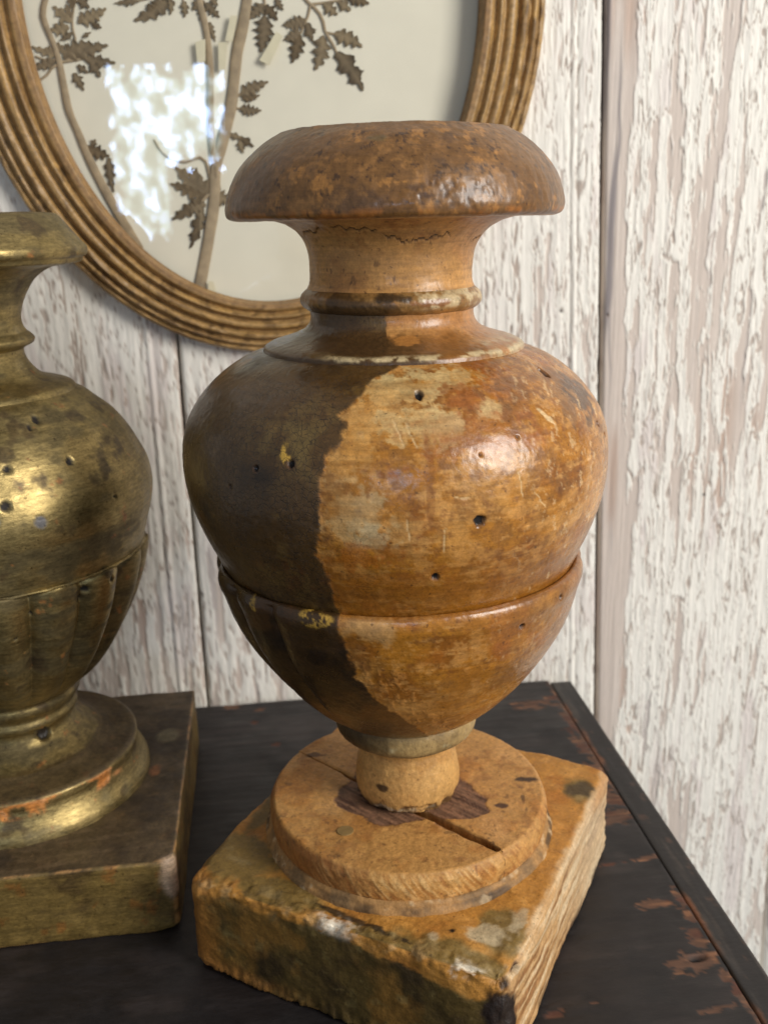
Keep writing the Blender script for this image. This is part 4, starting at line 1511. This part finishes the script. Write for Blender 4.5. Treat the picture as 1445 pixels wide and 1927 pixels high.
PSTEMS = [
    ([(-0.0576, 0.4797), (-0.0647, 0.4466), (-0.0709, 0.4171), (-0.0729, 0.4071), (-0.0759, 0.3944), (-0.0795, 0.3829), (-0.0817, 0.3712), (-0.0848, 0.3553), (-0.0902, 0.3387), (-0.0957, 0.3218), (-0.0969, 0.3091), (-0.101, 0.2902), (-0.106, 0.2707), (-0.1105, 0.2547), (-0.113, 0.2458)], 0.0045, 0.0070),
    ([(-0.1027, 0.4696), (-0.1007, 0.4389), (-0.0984, 0.417), (-0.0978, 0.407), (-0.0954, 0.3944), (-0.0946, 0.3764), (-0.0963, 0.3456), (-0.0958, 0.3254), (-0.0954, 0.3188)], 0.0032, 0.0038),
    ([(-0.0988, 0.3191), (-0.1015, 0.3294), (-0.1131, 0.3273), (-0.1238, 0.3329), (-0.1272, 0.3392)], 0.0016, 0.0010),
    ([(-0.0614, 0.4369), (-0.054, 0.4222), (-0.046, 0.4148), (-0.0415, 0.4072), (-0.0394, 0.4055), (-0.0355, 0.4022), (-0.0329, 0.397), (-0.032, 0.3919), (-0.029, 0.3875), (-0.0263, 0.382)], 0.0019, 0.0013),
    ([(-0.0394, 0.4055), (-0.0404, 0.4016), (-0.042, 0.3975), (-0.0454, 0.3914)], 0.0013, 0.0010),
    ([(-0.032, 0.3919), (-0.0271, 0.3911)], 0.0013, 0.0010),
    ([(-0.0394, 0.4055), (-0.0325, 0.4062), (-0.0208, 0.4081), (-0.0094, 0.4099)], 0.0013, 0.0010),
    ([(-0.0638, 0.4097), (-0.0636, 0.4046), (-0.0645, 0.3985)], 0.0013, 0.0010),
    ([(-0.084, 0.3575), (-0.0801, 0.3612), (-0.0777, 0.3627)], 0.0013, 0.0010),
    ([(-0.0842, 0.3553), (-0.08, 0.3542)], 0.0013, 0.0010),
    ([(-0.0895, 0.3398), (-0.0843, 0.3403), (-0.0816, 0.3386)], 0.0013, 0.0010),
    ([(-0.0968, 0.3113), (-0.1025, 0.3086), (-0.1068, 0.3023)], 0.0019, 0.0013),
    ([(-0.107, 0.412), (-0.1058, 0.406)], 0.0010, 0.0006),
    ([(-0.0977, 0.4083), (-0.1071, 0.41), (-0.1181, 0.409), (-0.1292, 0.4069)], 0.0016, 0.0010),
]
PLEAVES = [
    ((-0.0592, 0.4751), (-0.0663, 0.4911), 0.0127),
    ((-0.058, 0.4774), (-0.0527, 0.4959), 0.0134),
    ((-0.0587, 0.4751), (-0.0426, 0.4847), 0.0127),
    ((-0.0639, 0.4514), (-0.0494, 0.4564), 0.0108),
    ((-0.0645, 0.449), (-0.0764, 0.4583), 0.0108),
    ((-0.102, 0.465), (-0.1121, 0.4764), 0.0115),
    ((-0.1024, 0.4673), (-0.0984, 0.4835), 0.0115),
    ((-0.1015, 0.4461), (-0.1119, 0.4484), 0.0096),
    ((-0.1013, 0.4413), (-0.0903, 0.451), 0.0096),
    ((-0.046, 0.4148), (-0.0343, 0.4248), 0.0108),
    ((-0.0459, 0.4158), (-0.048, 0.4297), 0.0108),
    ((-0.0516, 0.4148), (-0.0566, 0.4247), 0.0083),
    ((-0.042, 0.3978), (-0.0548, 0.3955), 0.0096),
    ((-0.0417, 0.3968), (-0.0393, 0.3875), 0.0086),
    ((-0.0451, 0.3919), (-0.0546, 0.388), 0.0070),
    ((-0.046, 0.3914), (-0.0509, 0.3768), 0.0108),
    ((-0.0332, 0.3906), (-0.0385, 0.3731), 0.0121),
    ((-0.0277, 0.3914), (-0.0121, 0.3846), 0.0115),
    ((-0.0266, 0.3825), (-0.0124, 0.3626), 0.0147),
    ((-0.0325, 0.406), (-0.0251, 0.4004), 0.0089),
    ((-0.0249, 0.4068), (-0.0179, 0.4025), 0.0076),
    ((-0.0197, 0.4088), (-0.0078, 0.4058), 0.0086),
    ((-0.0641, 0.4054), (-0.0723, 0.3983), 0.0089),
    ((-0.0638, 0.4049), (-0.0572, 0.3978), 0.0083),
    ((-0.0638, 0.4001), (-0.0674, 0.3821), 0.0134),
    ((-0.0578, 0.4082), (-0.0539, 0.4026), 0.0057),
    ((-0.0796, 0.3606), (-0.0637, 0.3677), 0.0096),
    ((-0.0788, 0.359), (-0.0687, 0.3611), 0.0057),
    ((-0.0805, 0.3542), (-0.0683, 0.3533), 0.0076),
    ((-0.0866, 0.3414), (-0.0798, 0.3397), 0.0051),
    ((-0.0815, 0.3397), (-0.0737, 0.3347), 0.0064),
    ((-0.081, 0.3386), (-0.0797, 0.3315), 0.0064),
    ((-0.0985, 0.3113), (-0.117, 0.3252), 0.0147),
    ((-0.101, 0.3092), (-0.1206, 0.3165), 0.0108),
    ((-0.1026, 0.3075), (-0.1217, 0.2972), 0.0102),
    ((-0.1019, 0.3052), (-0.1156, 0.3016), 0.0096),
    ((-0.1043, 0.3036), (-0.1073, 0.2884), 0.0070),
    ((-0.1051, 0.3014), (-0.1125, 0.2816), 0.0089),
    ((-0.0986, 0.3102), (-0.0889, 0.3067), 0.0140),
    ((-0.1042, 0.3203), (-0.1109, 0.3226), 0.0076),
    ((-0.1134, 0.407), (-0.1322, 0.3974), 0.0108),
    ((-0.1183, 0.4065), (-0.1256, 0.3984), 0.0089),
    ((-0.1128, 0.408), (-0.1132, 0.4002), 0.0051),
    ((-0.1057, 0.407), (-0.1061, 0.399), 0.0061),
    ((-0.1286, 0.4069), (-0.1417, 0.4056), 0.0045),
    ((-0.095, 0.407), (-0.1017, 0.4025), 0.0076),
    ((-0.0951, 0.406), (-0.0876, 0.399), 0.0070),
    ((-0.0964, 0.4065), (-0.0982, 0.3975), 0.0057),
    ((-0.0933, 0.397), (-0.0907, 0.3873), 0.0045),
    ((-0.092, 0.4076), (-0.0883, 0.4046), 0.0051),
    ((-0.1354, 0.4094), (-0.1349, 0.4039), 0.0045),
    ((-0.118, 0.4104), (-0.1102, 0.4055), 0.0064),
]
px0 = Matrix.Translation(plant.location).inverted()
for (pts, wa, wb) in PSTEMS:
    stemmesh(pts, wa, wb, plant).matrix_parent_inverse = px0
for (a, b, w) in PLEAVES:
    leaflet(a, b, w, plant, rnd).matrix_parent_inverse = px0
PTAPES = [
    [(-0.082, 0.3995), (-0.0784, 0.3995), (-0.0817, 0.3873), (-0.0857, 0.3873)],
    [(-0.1013, 0.3868), (-0.0959, 0.3883), (-0.0967, 0.3775), (-0.101, 0.3767)],
    [(-0.0893, 0.3868), (-0.0846, 0.3868), (-0.0866, 0.3736), (-0.09, 0.373)],
    [(-0.0682, 0.3779), (-0.0584, 0.3919), (-0.0551, 0.3898), (-0.063, 0.3756)],
    [(-0.1038, 0.2639), (-0.1009, 0.2632), (-0.0997, 0.2555), (-0.1044, 0.2557)],
]
for qd in PTAPES:
    V = np.array([(*q, OFFP+.0028) for q in qd]+[(*q, OFFP+.0024) for q in qd])
    me = raw_mesh('tape_strip', wallpt(V[:, 0], V[:, 1], V[:, 2]), [(0, 3, 2, 1), (4, 5, 6, 7), (0, 1, 5, 4), (1, 2, 6, 5), (2, 3, 7, 6), (3, 0, 4, 7)], False)
    link('tape_strip', me, m_tape, plant).matrix_parent_inverse = px0
plant = empty('pressed_plant', tuple(wallpt(*(-0.1405, 0.2817), .0034)))
tag(plant, 'thin curved dried stalk with small leaves by left inner edge of frame', 'dried plant', 'dried plants pressed in the oval picture')

PSTEMS = [
    ([(-0.1588, 0.4524), (-0.1668, 0.4335), (-0.173, 0.4166), (-0.1761, 0.4068), (-0.1781, 0.4006), (-0.177, 0.3944), (-0.1745, 0.3869), (-0.1727, 0.3788), (-0.1715, 0.3659), (-0.1702, 0.3537), (-0.1667, 0.3431), (-0.1637, 0.3332), (-0.1598, 0.3229), (-0.1529, 0.3074), (-0.1468, 0.2947), (-0.1405, 0.2817)], 0.0016, 0.0054),
    ([(-0.1603, 0.4142), (-0.1614, 0.4068), (-0.164, 0.3956), (-0.1632, 0.3863), (-0.1673, 0.3793), (-0.1724, 0.3772)], 0.0010, 0.0013),
    ([(-0.1723, 0.3777), (-0.1646, 0.3787), (-0.1577, 0.3797)], 0.0016, 0.0010),
    ([(-0.1724, 0.3772), (-0.1752, 0.3762), (-0.1795, 0.3716), (-0.1834, 0.3691)], 0.0016, 0.0013),
    ([(-0.1727, 0.3793), (-0.1795, 0.3788), (-0.1844, 0.3806)], 0.0013, 0.0010),
    ([(-0.1628, 0.3337), (-0.1586, 0.3339), (-0.1532, 0.332)], 0.0016, 0.0010),
]
PLEAVES = [
    ((-0.1596, 0.4501), (-0.1655, 0.4616), 0.0102),
    ((-0.1588, 0.4524), (-0.1521, 0.4664), 0.0108),
    ((-0.1625, 0.443), (-0.1489, 0.4479), 0.0089),
    ((-0.1603, 0.4142), (-0.1648, 0.4239), 0.0076),
    ((-0.1603, 0.4142), (-0.1529, 0.424), 0.0076),
    ((-0.1639, 0.3969), (-0.1726, 0.4043), 0.0083),
    ((-0.1645, 0.3984), (-0.1659, 0.4053), 0.0057),
    ((-0.1607, 0.3969), (-0.1457, 0.4034), 0.0096),
    ((-0.1605, 0.3959), (-0.1578, 0.4014), 0.0045),
    ((-0.1541, 0.3959), (-0.1491, 0.3941), 0.0048),
    ((-0.1655, 0.3944), (-0.1753, 0.3929), 0.0096),
    ((-0.1598, 0.4073), (-0.1543, 0.4034), 0.0076),
    ((-0.1594, 0.3894), (-0.1547, 0.3921), 0.0032),
    ((-0.1642, 0.3919), (-0.1711, 0.3881), 0.0045),
    ((-0.1705, 0.3798), (-0.1548, 0.3868), 0.0115),
    ((-0.1644, 0.3803), (-0.1465, 0.3858), 0.0102),
    ((-0.1597, 0.3792), (-0.1435, 0.3774), 0.0089),
    ((-0.1571, 0.3782), (-0.1525, 0.3702), 0.0083),
    ((-0.1636, 0.3762), (-0.1582, 0.3726), 0.0057),
    ((-0.1659, 0.3726), (-0.1614, 0.3638), 0.0070),
    ((-0.1725, 0.3808), (-0.1859, 0.3854), 0.0057),
    ((-0.1744, 0.3783), (-0.186, 0.3758), 0.0076),
    ((-0.1729, 0.3823), (-0.1791, 0.3844), 0.0064),
    ((-0.1697, 0.3818), (-0.1723, 0.3874), 0.0051),
    ((-0.1615, 0.3823), (-0.1584, 0.3863), 0.0045),
    ((-0.164, 0.3354), (-0.1516, 0.3309), 0.0108),
    ((-0.1605, 0.3364), (-0.158, 0.3396), 0.0051),
    ((-0.152, 0.3304), (-0.1513, 0.3123), 0.0076),
    ((-0.1629, 0.4034), (-0.1633, 0.4093), 0.0070),
    ((-0.1546, 0.4078), (-0.1513, 0.4118), 0.0064),
]
px0 = Matrix.Translation(plant.location).inverted()
for (pts, wa, wb) in PSTEMS:
    stemmesh(pts, wa, wb, plant).matrix_parent_inverse = px0
for (a, b, w) in PLEAVES:
    leaflet(a, b, w, plant, rnd).matrix_parent_inverse = px0
